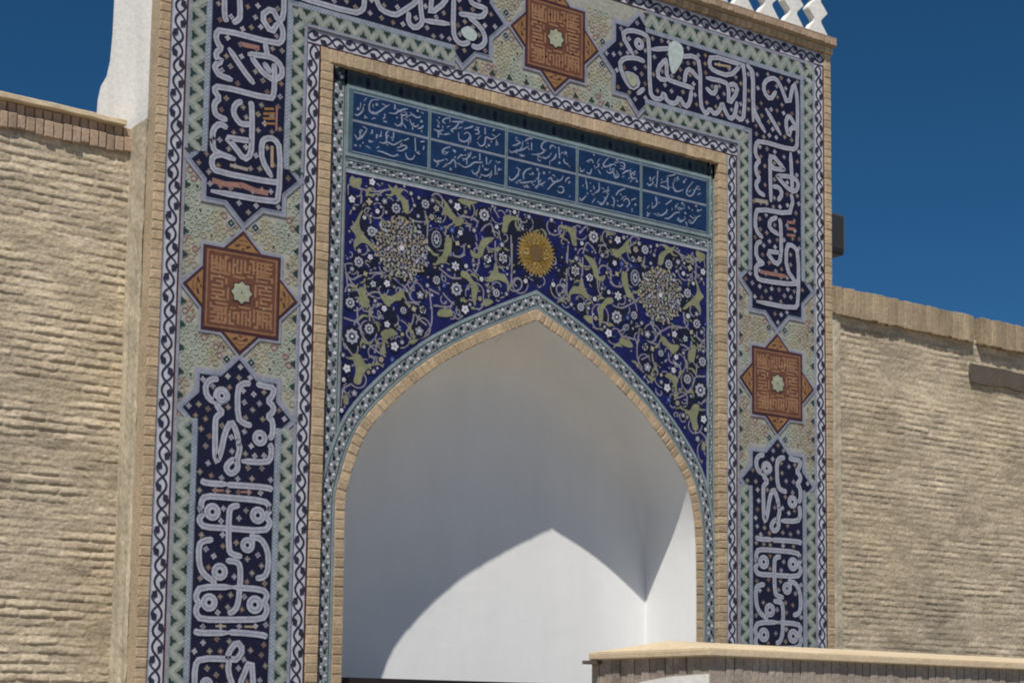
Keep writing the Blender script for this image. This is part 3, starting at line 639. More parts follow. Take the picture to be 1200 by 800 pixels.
# ------------------------------------------------------------------ bands of the facade
yB = -0.001
def frame(p, d):
    n = Vector((-d.y, d.x)); return lambda s, t: (p.x + d.x * s + n.x * t, p.y + d.y * s + n.y * t)
def scroll_band(m, P0, P1, wd, y):
    """white band with a running navy S scroll, hooked leaf at each turn"""
    P0 = Vector(P0); P1 = Vector(P1); L = (P1 - P0).length; d = (P1 - P0) / L
    f = frame(P0, d)
    m.face([(q[0], y, q[1]) for q in (f(0, -wd / 2), f(L, -wd / 2), f(L, wd / 2), f(0, wd / 2))], SCROLL)
    per = 0.186; n = max(1, round(L / per)); per = L / n
    h = wd * .40; lw = .0150
    for e in (-1, 1): m.ribbon([f(0, e * (wd / 2 - .006)), f(L, e * (wd / 2 - .006))], .012, y - .0006, PLUM if e < 0 else LAV)
    for i in range(n):
        s0 = i * per; g = 1 if i % 2 else -1
        G = lambda u, v: f(s0 + u * per, v * g * h)
        A_ = chaikin([G(0, 0), G(.13, .55), G(.30, .60), G(.46, .08), G(.62, -.55), G(.82, -.6), G(1, 0)], 2)
        m.ribbon(A_, lw, y - .0012 - i * 2e-6, SCROLLINK)
        B1 = chaikin([G(0, 0), G(.12, -.62), G(.26, -.92), G(.40, -.66), G(.36, -.25)], 2)
        B2 = chaikin([G(1, 0), G(.88, .62), G(.74, .92), G(.60, .66), G(.64, .25)], 2)
        m.ribbon(B1, lw * .75, y - .0018 - i * 2e-6, SCROLLINK); m.ribbon(B2, lw * .75, y - .0020 - i * 2e-6, SCROLLINK)
        for q in ([G(.20, -.62), G(.42, -.90), G(.48, -.2), G(.28, -.10)], [G(.80, .62), G(.58, .90), G(.52, .2), G(.72, .10)]):
            m.face([(p[0], y - .0026 - i * 2e-6, p[1]) for p in (q if g > 0 else q[::-1])], SCROLLINK)
def zig_band(m, P0, P1, wd, y, flip):
    """grey green band: pale zigzag between dark trefoils, dotted blue grey edge on the inscription side"""
    P0 = Vector(P0); P1 = Vector(P1); L = (P1 - P0).length; d = (P1 - P0) / L
    f = frame(P0, d)
    sg = -1 if flip else 1
    F2 = lambda s, t: f(s, t * sg)          # +t is the inscription side
    def quad(t0, t1, yy, mm):
        q = [F2(0, t0), F2(L, t0), F2(L, t1), F2(0, t1)]
        m.face([(p[0], yy, p[1]) for p in q], mm)
    h = wd / 2
    quad(-h, h, y, ZIGBASE); quad(-h, -h + .018, y - .0008, LAV); quad(h - .034, h - .002, y - .0008, BLUEGREY)
    nd = int(L / .024)
    for i in range(nd):
        for t in (h - .026, h - .012):
            p = F2((i + (.5 if t > h - .02 else 0)) * .024 + .006, t); m.disc(p[0], p[1], .0052, .0052, y - .0014, BLUEDOT, 4)
    t0, t1 = -h + .022, h - .038; per = .118; n = max(1, round(L / per)); per = L / n
    Z_ = []
    for i in range(2 * n + 1): Z_.append(F2(i * per / 2, t0 + .012 if i % 2 else t1 - .012))
    m.ribbon(Z_, .027, y - .0012, ZIGPALE)
    for i in range(2 * n):
        s = i * per / 2
        c = (i + 0.5)
        up = i % 2
        # dark trefoil in the pocket of the zigzag
        s = i * per / 2 if i else per * .02
        t = (t1 - .010) if up else (t0 + .010)
        dr = -1 if up else 1
        e = t - dr * .012
        m.poly([F2(s - .024, e), F2(s - .026, e + dr * .014), F2(s - .012, e + dr * .020), F2(s, e + dr * .046), F2(s + .012, e + dr * .020), F2(s + .026, e + dr * .014), F2(s + .024, e), F2(s + .008, e + dr * .006), F2(s, e + dr * .002), F2(s - .008, e + dr * .006)], y - .0024, ZIGDARK)
m = MB()
for sx in (-1, 1): scroll_band(m, (sx * (A + GI) / 2, ZB), (sx * (A + GI) / 2, TT - (A - GI)), A - GI, yB)
scroll_band(m, (-A, TT - (A - GI) / 2), (A, TT - (A - GI) / 2), A - GI, yB - .0006)
m.build('outer_scroll_border', portal)
m = MB(); zi = ZT + (IL - IR)
for sx in (-1, 1): scroll_band(m, (sx * (IL + IR) / 2, ZB), (sx * (IL + IR) / 2, ZT), IL - IR, yB)
scroll_band(m, (-IL, ZT + (IL - IR) / 2), (IL, ZT + (IL - IR) / 2), IL - IR, yB - .0006)
m.build('inner_scroll_border', portal)
# the pale ground the stars and panels sit on
m = MB()
FLD = [((-GI, ZB), (-IL, TT - (A - GI))), ((IL, ZB), (GI, TT - (A - GI)))]
for a, b in FLD: m.rect(a[0], b[0], a[1], b[1], yB, FIELD)
m.rect(-IL, IL, zi, TT - (A - GI), yB, FIELD)
TS = (0.116, 4.713)                      # centre of the star over the opening
STARS = [(-PC, 2.532), (PC, 2.529), TS]
H0 = .1175; H1 = .33; HT = .358
def endup(cx, zt):      # a panel's star shaped upper end
    return [(cx - S, zt - H1 - .1), (cx - HT, zt - H1), (cx - S, zt - H1 + .1), (cx - S, zt - H0), (cx - H0, zt - H0), (cx, zt), (cx + H0, zt - H0), (cx + S, zt - H0), (cx + S, zt - H1 + .1), (cx + HT, zt - H1), (cx + S, zt - H1 - .1)]
def enddown(cx, zb): return [(x, 2 * zb - z) for x, z in endup(cx, zb)]
lowL = endup(-PC, 2.12) + [(-PC + S, ZB), (-PC - S, ZB)]
lowR = endup(PC, 2.108) + [(PC + S, ZB), (PC - S, ZB)]
pm, ph = (PB + PT) / 2, (PT - PB) / 2
def endh(xe, sg):       # sideways star end of the row; from its lower to its upper edge, pointing sg
    k = -sg
    return [(xe + k * (H1 + .1), pm - ph), (xe + k * H1, pm - HT), (xe + k * (H1 - .1), pm - ph), (xe + k * H0, pm - ph), (xe + k * H0, pm - H0), (xe, pm), (xe + k * H0, pm + H0), (xe + k * H0, pm + ph), (xe + k * (H1 - .1), pm + ph), (xe + k * H1, pm + HT), (xe + k * (H1 + .1), pm + ph)]
dn = enddown(-PC, 2.97)   # runs left -> right along the bottom
upL = dn + [(-PC + S, PB)] + endh(-.327, 1) + [(-PC - S, PT)]
dnR = enddown(PC, 2.958)
upR = [(p[0], p[1]) for p in dnR[::-1]] + [(PC - S, PB)] + endh(.538, -1) + [(PC + S, PT)]
def starpoly(c, s=.2525, t=.375):
    x, z = c; k = t - s
    return [(x + a, z + b) for a, b in ((s, -k), (t, 0), (s, k), (s, s), (k, s), (0, t), (-k, s), (-s, s), (-s, k), (-t, 0), (-s, -k), (-s, -s), (-k, -s), (0, -t), (k, -s), (s, -s))]
PANELS = [lowL, lowR, upL, upR]
SPOL = [starpoly(c) for c in STARS]
OUT = [offset(p, .034) for p in PANELS] + [offset(p, .024) for p in SPOL]
for i, p in enumerate(OUT): m.poly(p, yB - .0060 - i * .0002, LAV)
for i, p in enumerate([offset(p, .011) for p in PANELS] + [offset(p, .008) for p in SPOL]): m.poly(p, yB - .0076 - i * .0002, BLUEGREY if i < 4 else PLUM)
# fine knotted line work of the ground, edge triangles and small dark diamonds
def blocked(x, z, r=.012): return any(inpoly((x + dx, z + dz), o) for o in OUT for dx, dz in ((r, 0), (-r, 0), (0, r), (0, -r)))
def knots(m, x0, x1, z0, z1, zok):
    gx = .052; nx = int((x1 - x0) / gx); nz_ = int((z1 - z0) / gx)
    for i in range(nx + 1):
        for j in range(nz_ + 1):
            x = x0 + (i + .5 * (j % 2)) * gx; z = z0 + j * gx * .92
            if x > x1 or blocked(x, z, .02) or not zok(x, z): continue
            t = math.sin(x * 9.1) * math.cos(z * 7.3)
            mm = TAN if t > .25 else GREENISH if t < -.25 else YELLOW
            if (i + j) % 9 == 4: mm = PINK
            m.ring(x, z, .0185, .0185, .0075, yB - .0024 - ((i * 7 + j * 3) % 10) * 5e-5, mm, 8)
            if (i * 3 + j) % 4 == 0: m.disc(x, z, .008, .008, yB - .0030, rnd.choice([SAGE, TAN, PINK, ZIGDARK]), 4, .78)
            if (i + 2 * j) % 3: m.ribbon([(x + .018, z), (x + .032, z + .022), (x + .045, z + .022)], .006, yB - .0032 - (i % 5) * 6e-5, mm)
for sx in (-1, 1):
    a, b = sorted((sx * (GI - .02), sx * (IL + .02)))
    knots(m, a, b, 1.75, 3.42, lambda x, z: True)
    k = 0
    for xe, dr in ((sx * (GI - .016), -sx), (sx * (IL + .016), sx)):
        z = 1.86
        while z < 3.32:
            if not blocked(xe + dr * .03, z, .02): m.face([(p[0], yB - .0042, p[1]) for p in ([(xe, z - .026), (xe + dr * .040, z), (xe, z + .026)] if dr > 0 else [(xe, z + .026), (xe + dr * .040, z), (xe, z - .026)])], ZIGDARK)
            z += .142
    for q in ((-.082, .42), (.082, .42), (-.082, -.42), (.082, -.42)):
        c = STARS[0 if sx < 0 else 1]; x, z = c[0] + q[0], c[1] + q[1]
        m.disc(x, z, .036, .036, yB - .0044, LETTER, 4); m.disc(x, z, .027, .027, yB - .0050, ZIGDARK, 4); m.disc(x, z, .008, .008, yB - .0054, SAGE, 4)
knots(m, -.62, .86, zi + .02, TT - (A - GI) - .02, lambda x, z: True)
for q in ((.42, .082), (.42, -.082), (-.42, .082), (-.42, -.082)):
    x, z = TS[0] + q[0], TS[1] + q[1]
    m.disc(x, z, .036, .036, yB - .0044, LETTER, 4); m.disc(x, z, .027, .027, yB - .0050, ZIGDARK, 4); m.disc(x, z, .008, .008, yB - .0054, SAGE, 4)
x = -.55
while x < .85:
    if not blocked(x, zi + .04, .02): m.face([(x - .026, yB - .0042, zi + .014), (x + .026, yB - .0042, zi + .014), (x, yB - .0042, zi + .054)], ZIGDARK)
    x += .142
for sx in (-1, 1):
    for e in (GI - .009, IL + .009): m.ribbon([(sx * e, ZB), (sx * e, TT - (A - GI))], .016, yB - .0046, LAV)
m.build('patterned_ground', portal)
# zigzag bands
m = MB(); yZ = yB - .0102
lz = 2.12 - H1 - .06; uz = 2.97 + H1 + .06; zt2 = TT - (A - GI)
for sx in (-1, 1):
    zig_band(m, (sx * (GI + DL) / 2, ZB), (sx * (GI + DL) / 2, lz), GI - DL, yZ, sx < 0)
    zig_band(m, (sx * (GI + DL) / 2, uz), (sx * (GI + DL) / 2, zt2), GI - DL, yZ, sx < 0)
    zig_band(m, (sx * (DR + IL) / 2, ZB), (sx * (DR + IL) / 2, lz), DR - IL, yZ, sx > 0)
    zig_band(m, (sx * (DR + IL) / 2, uz), (sx * (DR + IL) / 2, zi + .07), DR - IL, yZ, sx > 0)
xl_, xr_ = -.327 - H1 - .06, .538 + H1 + .06
zig_band(m, (-GI, (PT + zt2) / 2), (xl_, (PT + zt2) / 2), zt2 - PT, yZ - .0003, True)
zig_band(m, (xr_, (PT + zt2) / 2), (GI, (PT + zt2) / 2), zt2 - PT, yZ - .0003, True)
zig_band(m, (-IL - .07, (PB + zi) / 2), (xl_, (PB + zi) / 2), PB - zi, yZ - .0003, False)
zig_band(m, (xr_, (PB + zi) / 2), (IL + .07, (PB + zi) / 2), PB - zi, yZ - .0003, False)
m.build('zigzag_border', portal)

# ------------------------------------------------------------------ inscriptions, traced as pen paths on the photo (dz, dx move a copy)
A1, A2, A3 = (230, 0, 8.89), (230, 80, 8.89), (220, 160, 7.62)
B1, B2, B3, B4, B5 = (210, 420, 7.62), (215, 510, 8.89), (215, 590, 8.89), (210, 660, 8.89), (210, 710, 8.89)
C1, C2 = (350, 0, 10.0), (450, 0, 8.57)
D1, D2 = (700, 10, 6.15), (770, 40, 7.275)
E1, E2, E3 = (865, 70, 8.0), (865, 150, 8.0), (860, 240, 5.333)
def px(*segs):
    out = []
    for z, L in segs: out += [(z[0] + x / z[2], z[1] + y / z[2]) for x, y in L]
    return [(lambda p: (p.x, p.z))(U(x, y, 0)) for x, y in out]
KA = [px((A1, [(285, -60), (285, 180), (312, 240)])), px((A1, [(440, -60), (450, 180), (430, 215), (370, 250)])),
 px((A1, [(905, -60), (902, 180), (850, 235), (875, 275), (895, 330), (890, 430), (830, 468), (240, 312), (190, 370), (215, 465), (255, 510), (195, 560), (205, 620), (255, 645), (180, 690), (200, 750)]), (A2, [(230, 80), (370, 132)])),
 px((A1, [(850, 235), (780, 90), (660, 175), (775, 355), (840, 245)])), px((A1, [(325, 505), (480, 740)]), (A2, [(595, 175)])),
 px((A1, [(525, 572), (690, 588), (800, 612), (880, 700), (885, 780)]), (A2, [(870, 95), (800, 135), (690, 60)]), (A1, [(640, 710), (560, 600)])),
 px((A1, [(705, 450), (735, 600)])), px((A1, [(690, 660), (770, 770)])), px((A1, [(800, 670), (806, 780)]), (A2, [(800, 280), (765, 330), (225, 190), (170, 232), (235, 320), (175, 375), (182, 470), (220, 512), (315, 548)])),
 px((A2, [(470, 350), (395, 380), (372, 470), (430, 570), (480, 592), (555, 590)])), px((A2, [(555, 350), (570, 420), (570, 720)]), (A3, [(555, 170), (495, 212), (410, 95), (335, 15), (440, 30), (550, 45)])),
 px((A2, [(315, 632), (235, 580), (165, 640), (155, 760)]), (A3, [(215, 20), (215, 105), (250, 150), (420, 212)])), px((A3, [(300, 165), (210, 180), (205, 270), (250, 320), (770, 420), (805, 400)])),
 px((A3, [(745, 372), (650, 215), (650, 60), (690, 20), (765, 25), (818, 110), (805, 560), (760, 592), (195, 490)]))]
KB = [px((B1, [(345, 185), (270, 185), (225, 245), (235, 330), (290, 385), (390, 390), (430, 340), (395, 280), (340, 280), (318, 330), (330, 390)])), px((B1, [(325, 390), (335, 435), (380, 480), (325, 520), (315, 560), (312, 700)]), (B2, [(320, 60), (320, 215), (342, 270), (380, 180)]), (B1, [(400, 660), (455, 560), (500, 640), (525, 760)]), (B2, [(560, 70), (580, 150), (545, 260), (560, 340), (515, 392), (470, 397), (432, 345), (455, 290), (530, 240)])),
 px((B1, [(630, 225), (560, 222), (512, 268), (514, 530), (565, 582), (640, 600)])),
 px((B1, [(680, 228), (760, 250), (838, 262), (830, 330), (782, 380), (832, 425), (832, 475), (782, 520), (828, 560), (826, 690), (790, 720)])), px((B2, [(880, 90), (905, 120), (905, 225), (860, 285), (590, 268)])), px((B2, [(170, 470), (230, 498), (450, 510)])), px((B2, [(440, 515), (560, 520), (880, 545), (915, 575)])),
 px((B2, [(880, 790), (890, 740), (830, 680), (430, 645), (215, 630), (175, 690), (175, 780)]), (B3, [(165, 65), (200, 100), (155, 150), (160, 195), (205, 243), (440, 255), (830, 285), (885, 230), (890, 185), (845, 130), (893, 70), (890, 20)])),
 px((B3, [(575, 18), (490, 30), (462, 90), (458, 470), (490, 525), (600, 552)])), px((B3, [(300, 372), (195, 385), (150, 430), (150, 620), (190, 720), (260, 780)]), (B4, [(345, 170)])), px((B3, [(705, 300), (708, 400), (690, 490)])), px((B3, [(690, 352), (790, 355), (868, 480), (875, 670), (835, 765), (740, 778)])),
 px((B3, [(430, 592), (545, 602), (580, 650), (582, 780)]), (B4, [(622, 200), (608, 400), (570, 490), (495, 522)])),
 px((B4, [(350, 130), (350, 240)])), px((B4, [(540, 245), (860, 270), (900, 320), (903, 350), (870, 400), (903, 450), (900, 510), (855, 580), (540, 585), (215, 582), (165, 520), (165, 460), (200, 415), (165, 370), (165, 320), (212, 243), (540, 245)])),
 px((B4, [(140, 700), (200, 722), (500, 720)])), px((B4, [(500, 715), (640, 720), (860, 742), (905, 765)])),
 px((B5, [(500, 560), (500, 480), (590, 365), (655, 450), (590, 555), (540, 550), (205, 540), (150, 620), (148, 900), (148, 1300)])), px((B5, [(510, 560), (495, 680), (560, 860), (640, 1000)])), px((B5, [(600, 860), (740, 520), (765, 900), (800, 1250)]))]
RB = [(B1, 370, 335, 62), (B1, 710, 712, 72), (B3, 290, 85, 88), (B3, 762, 122, 88), (B3, 655, 432, 80), (B3, 365, 708, 88), (B4, 300, 405, 90), (B4, 775, 428, 92), (B5, 270, 810, 70)]
KC = [px((C1, [(-90, -45), (640, 168), (735, 135), (760, 60), (750, -60)])), px((C1, [(890, -60), (905, 40), (960, 135), (1110, 190)]), (C2, [(150, 140), (330, 20), (340, -60)])), px((C2, [(350, -30), (362, 150), (380, 235), (300, 300), (230, 235), (240, 130)])), px((C2, [(380, 215), (650, 250)])), px((C2, [(690, -60), (680, 330), (720, 430), (790, 455), (850, 425)])),
 px((C2, [(465, -40), (465, 20), (450, 150), (610, 30), (610, -60)])), px((C2, [(850, -60), (858, 30), (900, 60), (1005, 90), (1010, 130), (965, 185), (840, 160), (740, 150)])), px((C2, [(830, 175), (960, 280), (1010, 400), (985, 460), (930, 492), (865, 465)]))]
RC = [(C2, 840, 345, 75)]
KD = [px((D1, [(255, 345), (165, 192), (225, 157), (340, 190), (366, 240), (370, 600), (395, 652), (455, 660), (470, 610), (500, 680), (560, 692), (582, 640), (625, 715), (658, 690), (672, 590)])), px((D1, [(335, 388), (270, 360), (180, 362), (150, 410), (190, 515), (240, 582), (292, 552), (270, 490), (190, 468)])), px((D1, [(278, 622), (332, 580)])), px((D1, [(380, 300), (540, 292)])),
 px((D1, [(600, 352), (690, 345), (733, 400), (735, 700), (760, 745)]), (D2, [(410, 688), (440, 640), (480, 690), (522, 662), (545, 590), (570, 660), (612, 732), (655, 700), (672, 580)])), px((D1, [(490, 365), (425, 440), (432, 512), (495, 520)])), px((D1, [(490, 370), (492, 512), (560, 540), (690, 582)])), px((D1, [(618, 545), (630, 455), (662, 440), (722, 515)])),
 px((D2, [(660, 700), (702, 742), (735, 700), (738, 280), (690, 262), (450, 188), (432, 270), (470, 320), (612, 366), (700, 275)])), px((D2, [(405, 378), (570, 412), (600, 455), (600, 612), (680, 490), (655, 430), (600, 440)])), px((D2, [(490, 440), (495, 480), (468, 522), (405, 462)])), px((D2, [(750, 262), (805, 330), (806, 640), (870, 760)]))]
RD = [(D1, 290, 262, 52)]
KE = [px((E1, [(100, 80), (132, 140), (128, 590)])), px((E1, [(135, 510), (245, 690)])), px((E1, [(245, 462), (390, 712)])), px((E1, [(345, 300), (290, 385), (228, 310), (230, 215), (310, 172), (372, 212), (460, 450), (510, 205), (543, 350), (545, 700)]), (E2, [(540, 100), (540, 185), (490, 212), (190, 122), (150, 162), (150, 260), (192, 312), (152, 350), (157, 430), (190, 480), (152, 525), (172, 600), (240, 642)])), px((E1, [(460, 520), (430, 600), (462, 730), (485, 635), (540, 660)])), px((E1, [(462, 522), (525, 625)])),
 px((E2, [(430, 402), (285, 380), (293, 240), (430, 402)])), px((E2, [(285, 250), (288, 460), (295, 700)])), px((E2, [(310, 552), (370, 560), (402, 622), (360, 690)])), px((E2, [(478, 232), (490, 480), (495, 590)])), px((E2, [(340, 448), (480, 602), (540, 592), (552, 512), (490, 462), (345, 450)])), px((E2, [(482, 622), (500, 700)]), (E3, [(350, 12), (340, 62), (140, 26), (125, 72), (126, 160), (172, 212)])),
 px((E3, [(262, 80), (215, 100), (212, 150), (275, 192)])), px((E3, [(275, 88), (285, 130), (287, 340), (255, 382), (192, 292), (280, 302)])), px((E3, [(165, 230), (130, 245), (130, 335), (180, 370)])), px((E3, [(180, 368), (125, 380), (130, 460), (180, 478), (370, 502), (392, 475)])), px((E3, [(380, 492), (316, 400), (320, 252), (360, 257), (394, 300), (394, 615), (370, 652), (130, 605)]))]
def shift(K, dx, dz): return [[(x + dx, z + dz) for x, z in s] for s in K]
def inscription(name_label, poly, K, rings_, blobs, seed, sw=.0375, extra=()):
    r = random.Random(seed); y = yB - .0095
    m = MB(); m.poly(poly, y, NAVY)
    po = m.build('inscription_panel', portal)
    if name_label: po['label'] = name_label
    m = MB(); c_ = 0
    for s in K:
        s = chaikin(s, 1)
        s = [p for p in s]
        wl = [sw] * len(s); wl[0] *= .5; wl[-1] *= .5
        m.ribbon(s, wl, y - .0018 - c_ * .00016, LETTER)
        m.ribbon(s, [v * .20 for v in wl], y - .00188 - c_ * .00016, LETTERC); c_ += 1
    for x, z, rr in rings_:
        m.ring(x, z, rr * .62, rr * .62, rr * .75, y - .0018 - c_ * .00016, LETTER, 14); m.ring(x, z, rr * .66, rr * .66, rr * .16, y - .00188 - c_ * .00016, LETTERC, 14); c_ += 1
    for q, mm in blobs: m.poly(smooth_path(q, 4, True), y - .0020 - c_ * .00016, mm); c_ += 1
    m.build('lettering', po)
    # blossoms scattered over the navy ground wherever the letters leave room
    m = MB(); segs = [(a, b) for s in K for a, b in zip(s[:-1], s[1:])]; done = []
    xs = [p[0] for p in poly]; zs_ = [p[1] for p in poly]; pin = offset(poly, -.018)
    n = int((max(xs) - min(xs)) * (max(zs_) - min(zs_)) * 3500)
    for _ in range(n):
        p = (r.uniform(min(xs), max(xs)), r.uniform(min(zs_), max(zs_)))
        if not inpoly(p, pin): continue
        if any(math.hypot(p[0] - q[0], p[1] - q[1]) < .062 for q in done): continue
        if any(math.hypot(p[0] - q[0], p[1] - q[1]) < q[2] + .018 for q in rings_): continue
        if any(inpoly(p, q) for q, _m in blobs): continue
        if any(segd(p, a, b) < .035 for a, b in segs): continue
        done.append(p); mm = r.choice(BLOS)
        m.disc(p[0], p[1], .0205, .0205, y - .0012, mm, lobes=4, depth=.42, rot=.785 + r.uniform(-.15, .15)); m.disc(p[0], p[1], .0055, .0055, y - .0015, r.choice([BROWN, BLOS[3], TAN]), 5)
    for q, mm, wd in extra: m.ribbon(q, wd, y - .0013, mm)
    if m.f: m.build('blossom_inlay', po)
def rng(L, dx=0, dz=0):
    out = []
    for z, x, y, r in L:
        p = U(z[0] + x / z[2], z[1] + y / z[2], 0); out.append((p.x + dx, p.z + dz, r / z[2] / 183.0))
    return out
inscription('dark blue inscription panel low on the left pier', lowL, KB, rng(RB), [], 1, extra=[(px((B2, [(290, 572), (410, 575)])), PINK, .014), (px((B2, [(590, 588), (700, 592)])), PINK, .014), (px((B4, [(370, 650), (480, 652)])), TAN, .012), (px((B4, [(670, 655), (770, 658)])), TAN, .012)])
dx_, dz_ = 2 * PC - .006, -.012
inscription('dark blue inscription panel low on the right pier', lowR, shift(KB, dx_, dz_), rng(RB, dx_, dz_), [], 2)
# the unseen upper corner on the left repeats the pen strokes of the right one
hi = [s for s in shift(KE, -2 * PC, 0) if min(z for x, z in s) > 4.42]
inscription('dark blue inscription panel turning the upper left corner', upL, KA + KC + hi, rng(RC), [(px((C2, [(760, 310), (840, 275), (920, 350), (890, 420), (800, 390)])), MINT)], 3,
  extra=[(px((A2, [(700, 430), (800, 430)])), GOLD, .016), (px((A2, [(690, 480), (810, 480)])), GOLD, .016), (px((A2, [(690, 530), (810, 530)])), GOLD, .016), (px((A2, [(690, 580), (810, 585)])), GOLD, .014), (px((A2, [(830, 400), (825, 660)])), PINK, .014), (px((A3, [(210, 395), (330, 430), (480, 440), (600, 490), (710, 510)])), PINK, .034), (px((A3, [(745, 90), (745, 280)])), TAN, .02), (px((A1, [(470, 470), (650, 510)])), PINK, .03), (px((A3, [(370, 260), (530, 300)])), TAUPE, .02)])
inscription('dark blue inscription panel turning the upper right corner', upR, KD + KE, rng(RD), [(px((D1, [(500, 290), (545, 240), (600, 280), (605, 370), (530, 480)])), MINT), (px((D1, [(195, 485), (250, 480), (275, 540), (240, 565)])), SAGE)], 4, sw=.0355,
  extra=[(px((E3, [(325, 110), (375, 115)])), PINK, .022), (px((E3, [(325, 150), (378, 155)])), PINK, .022), (px((E3, [(325, 190), (378, 195)])), PINK, .02), (px((E3, [(160, 420), (320, 450)])), PINK, .03), (px((D2, [(480, 260), (620, 285)])), TAN, .018), (px((E2, [(150, 680), (270, 700)])), TAUPE, .03)])

# ------------------------------------------------------------------ eight pointed star medallions
KUF = [[(-.93, .93), (-.93, .48), (-.78, .48)], [(-.80, .93), (-.80, .62)], [(-.93, .78), (-.84, .78)], [(-.68, .93), (-.68, .48), (-.52, .48), (-.52, .93), (-.40, .93)], [(-.60, .85), (-.60, .60)], [(-.40, .80), (-.40, .42)], [(-.28, .93), (-.28, .48)], [(-.16, .93), (-.16, .55), (-.04, .55), (-.04, .93)], [(-.28, .42), (.08, .42)],
 [(.08, .93), (.08, .60), (.22, .60), (.22, .80)], [(.20, .93), (.34, .93), (.34, .55)], [(.16, .48), (.34, .48)], [(.46, .93), (.46, .45)], [(.58, .93), (.58, .58), (.70, .58)], [(.70, .93), (.70, .70), (.58, .70)]]
def star(c, lab, seed, four=True):
    r = random.Random(seed); x, z = c; s = .2525; t = .375; k = t - s; y = yB - .0095
    m = MB()
    m.poly(starpoly(c), y, PLUM)
    st = m.build('star_medallion', portal); st['label'] = lab
    m = MB(); q = s - .010
    m.rect(x - q, x + q, z - q, z + q, y - .0015, BROWN)
    for a in range(4):     # border lines of the square
        pass
    m.ribbon([(x - q + .012, z - q + .012), (x + q - .012, z - q + .012), (x + q - .012, z + q - .012), (x - q + .012, z + q - .012)], .007, y - .0022, MAZE, closed=True)
    u = s * .86
    for a in range(4):
        ca, sa = math.cos(a * math.pi / 2), math.sin(a * math.pi / 2)
        for i, L in enumerate(KUF):
            m.ribbon([(x + u * (p * ca - v * sa), z + u * (p * sa + v * ca)) for p, v in L], .0148, y - .0026 - (i + a * 20) * 8e-6, MAZE)
    for i in range(8 if four else 16):
        a = i * math.pi / 4 + .3; m.disc(x + .17 * math.cos(a), z + .17 * math.sin(a), .009, .009, y - .0036, TAN, 4)
    m.build('kufic_square', st)
    for a in range(4):
        m = MB(); ca, sa = math.cos(a * math.pi / 2), math.sin(a * math.pi / 2); R = lambda p, v: (x + p * ca - v * sa, z + p * sa + v * ca)
        m.poly([R(-k + .016, s + .006), R(k - .016, s + .006), R(0, t - .016)], y - .0018, GOLD)
        for p in (-.034, .034): m.poly([R(p - .016, s + .022), R(p + .014, s + .034), R(p + .010, s + .048), R(p - .012, s + .036)], y - .0024, PLUM)
        m.poly([R(-.014, s + .012), R(.014, s + .012), R(0, s + .026)], y - .0024, PLUM)
        for f_ in (.30, .62): m.ribbon([R(-(k - .02) * (1 - f_) * .8, s + .010 + f_ * .085), R(0, s + .020 + f_ * .085), R((k - .02) * (1 - f_) * .8, s + .010 + f_ * .085)], .006, y - .0021 - f_ * 1e-4, BROWN)
        m.build('star_point', st)
    m = MB(); pts = []
    for i in range(16):
        a = i * math.pi / 8; rr = .070 if i % 2 == 0 else .055
        pts.append((x + rr * math.cos(a), z + rr * math.sin(a)))
    m.poly(offset(pts, .008), y - .0034, PLUM); m.poly(pts, y - .0040, SAGE); m.disc(x, z, .006, .006, y - .0044, ZIGDARK, 6)
    m.build('star_heart', st)
star(STARS[0], 'brown and gold eight pointed star on the left pier', 1)
star(STARS[1], 'brown and gold eight pointed star on the right pier', 2)
star(STARS[2], 'brown and gold eight pointed star over the opening', 3, False)

# ------------------------------------------------------------------ brick edgings of the portal
def brick_col(m, x0, x1, z0, z1, yf, yb, mm=BRICK, pitch=.0585, gap=.008):
    z = z0
    while z < z1 - .01:
        h = min(pitch - gap, z1 - z); ti = rnd.choice((rnd.uniform(.92, 1.12), rnd.uniform(.92, 1.12), rnd.uniform(.74, 1.22)))
        j = rnd.uniform(-.0012, .0012)
        m.box(x0 + j, x1 + min(0, j), yf + rnd.uniform(-.0015, .002), yb, z, z + h, mm, ti, bev=.004, jit=.0015, rnd=rnd); z += pitch
def brick_row(m, x0, x1, z0, z1, yf, yb, mm=BRICK, pitch=.0625, gap=.010):
    x = x0
    while x < x1 - .01:
        w_ = min(pitch - gap, x1 - x); ti = rnd.choice((rnd.uniform(.92, 1.12), rnd.uniform(.92, 1.12), rnd.uniform(.74, 1.22)))
        m.box(x, x + w_, yf + rnd.uniform(-.002, .003), yb, z0 + rnd.uniform(-.003, .003), z1 + rnd.uniform(-.002, .002), mm, ti, bev=.004, jit=.0015, rnd=rnd); x += pitch
for sx in (-1, 1):
    m = MB(); a, b = sorted((sx * (A + .002), sx * BX))
    brick_col(m, a, b, GROUND, TT, -.012, .11)
    m.build('brick_edge', portal)
m = MB()
for sx in (-1, 1):
    a, b = sorted((sx * (OP), sx * (IR - .002)))
    brick_col(m, a, b, GROUND, ZO - .004, -.012, DT + .003)
brick_row(m, -IR, IR, ZO, ZT - .002, -.012, DT + .003)
m.build('brick_frame', portal)
# mortar between the edging bricks
m = MB()
for sx in (-1, 1):
    a, b = sorted((sx * (A + .004), sx * (BX - .006))); m.box(a, b, -.0090, .10, GROUND, TT, PALEM)
    a, b = sorted((sx * (OP + .004), sx * (IR - .004))); m.box(a, b, -.0090, DT, GROUND, ZO, PALEM)
m.box(-IR + .003, IR - .003, -.0090, DT, ZO + .004, ZT - .006, PALEM)
for sx in (-1, 1):
    a, b = sorted((sx * (BX - .02), sx * (BX + .0045))); m.box(a, b, -.004, .112, GROUND, TT, PALEM)
m.box(-A, A, -.0095, .05, GROUND, ZB, MORTAR)
m.build('mortar_bed', portal)
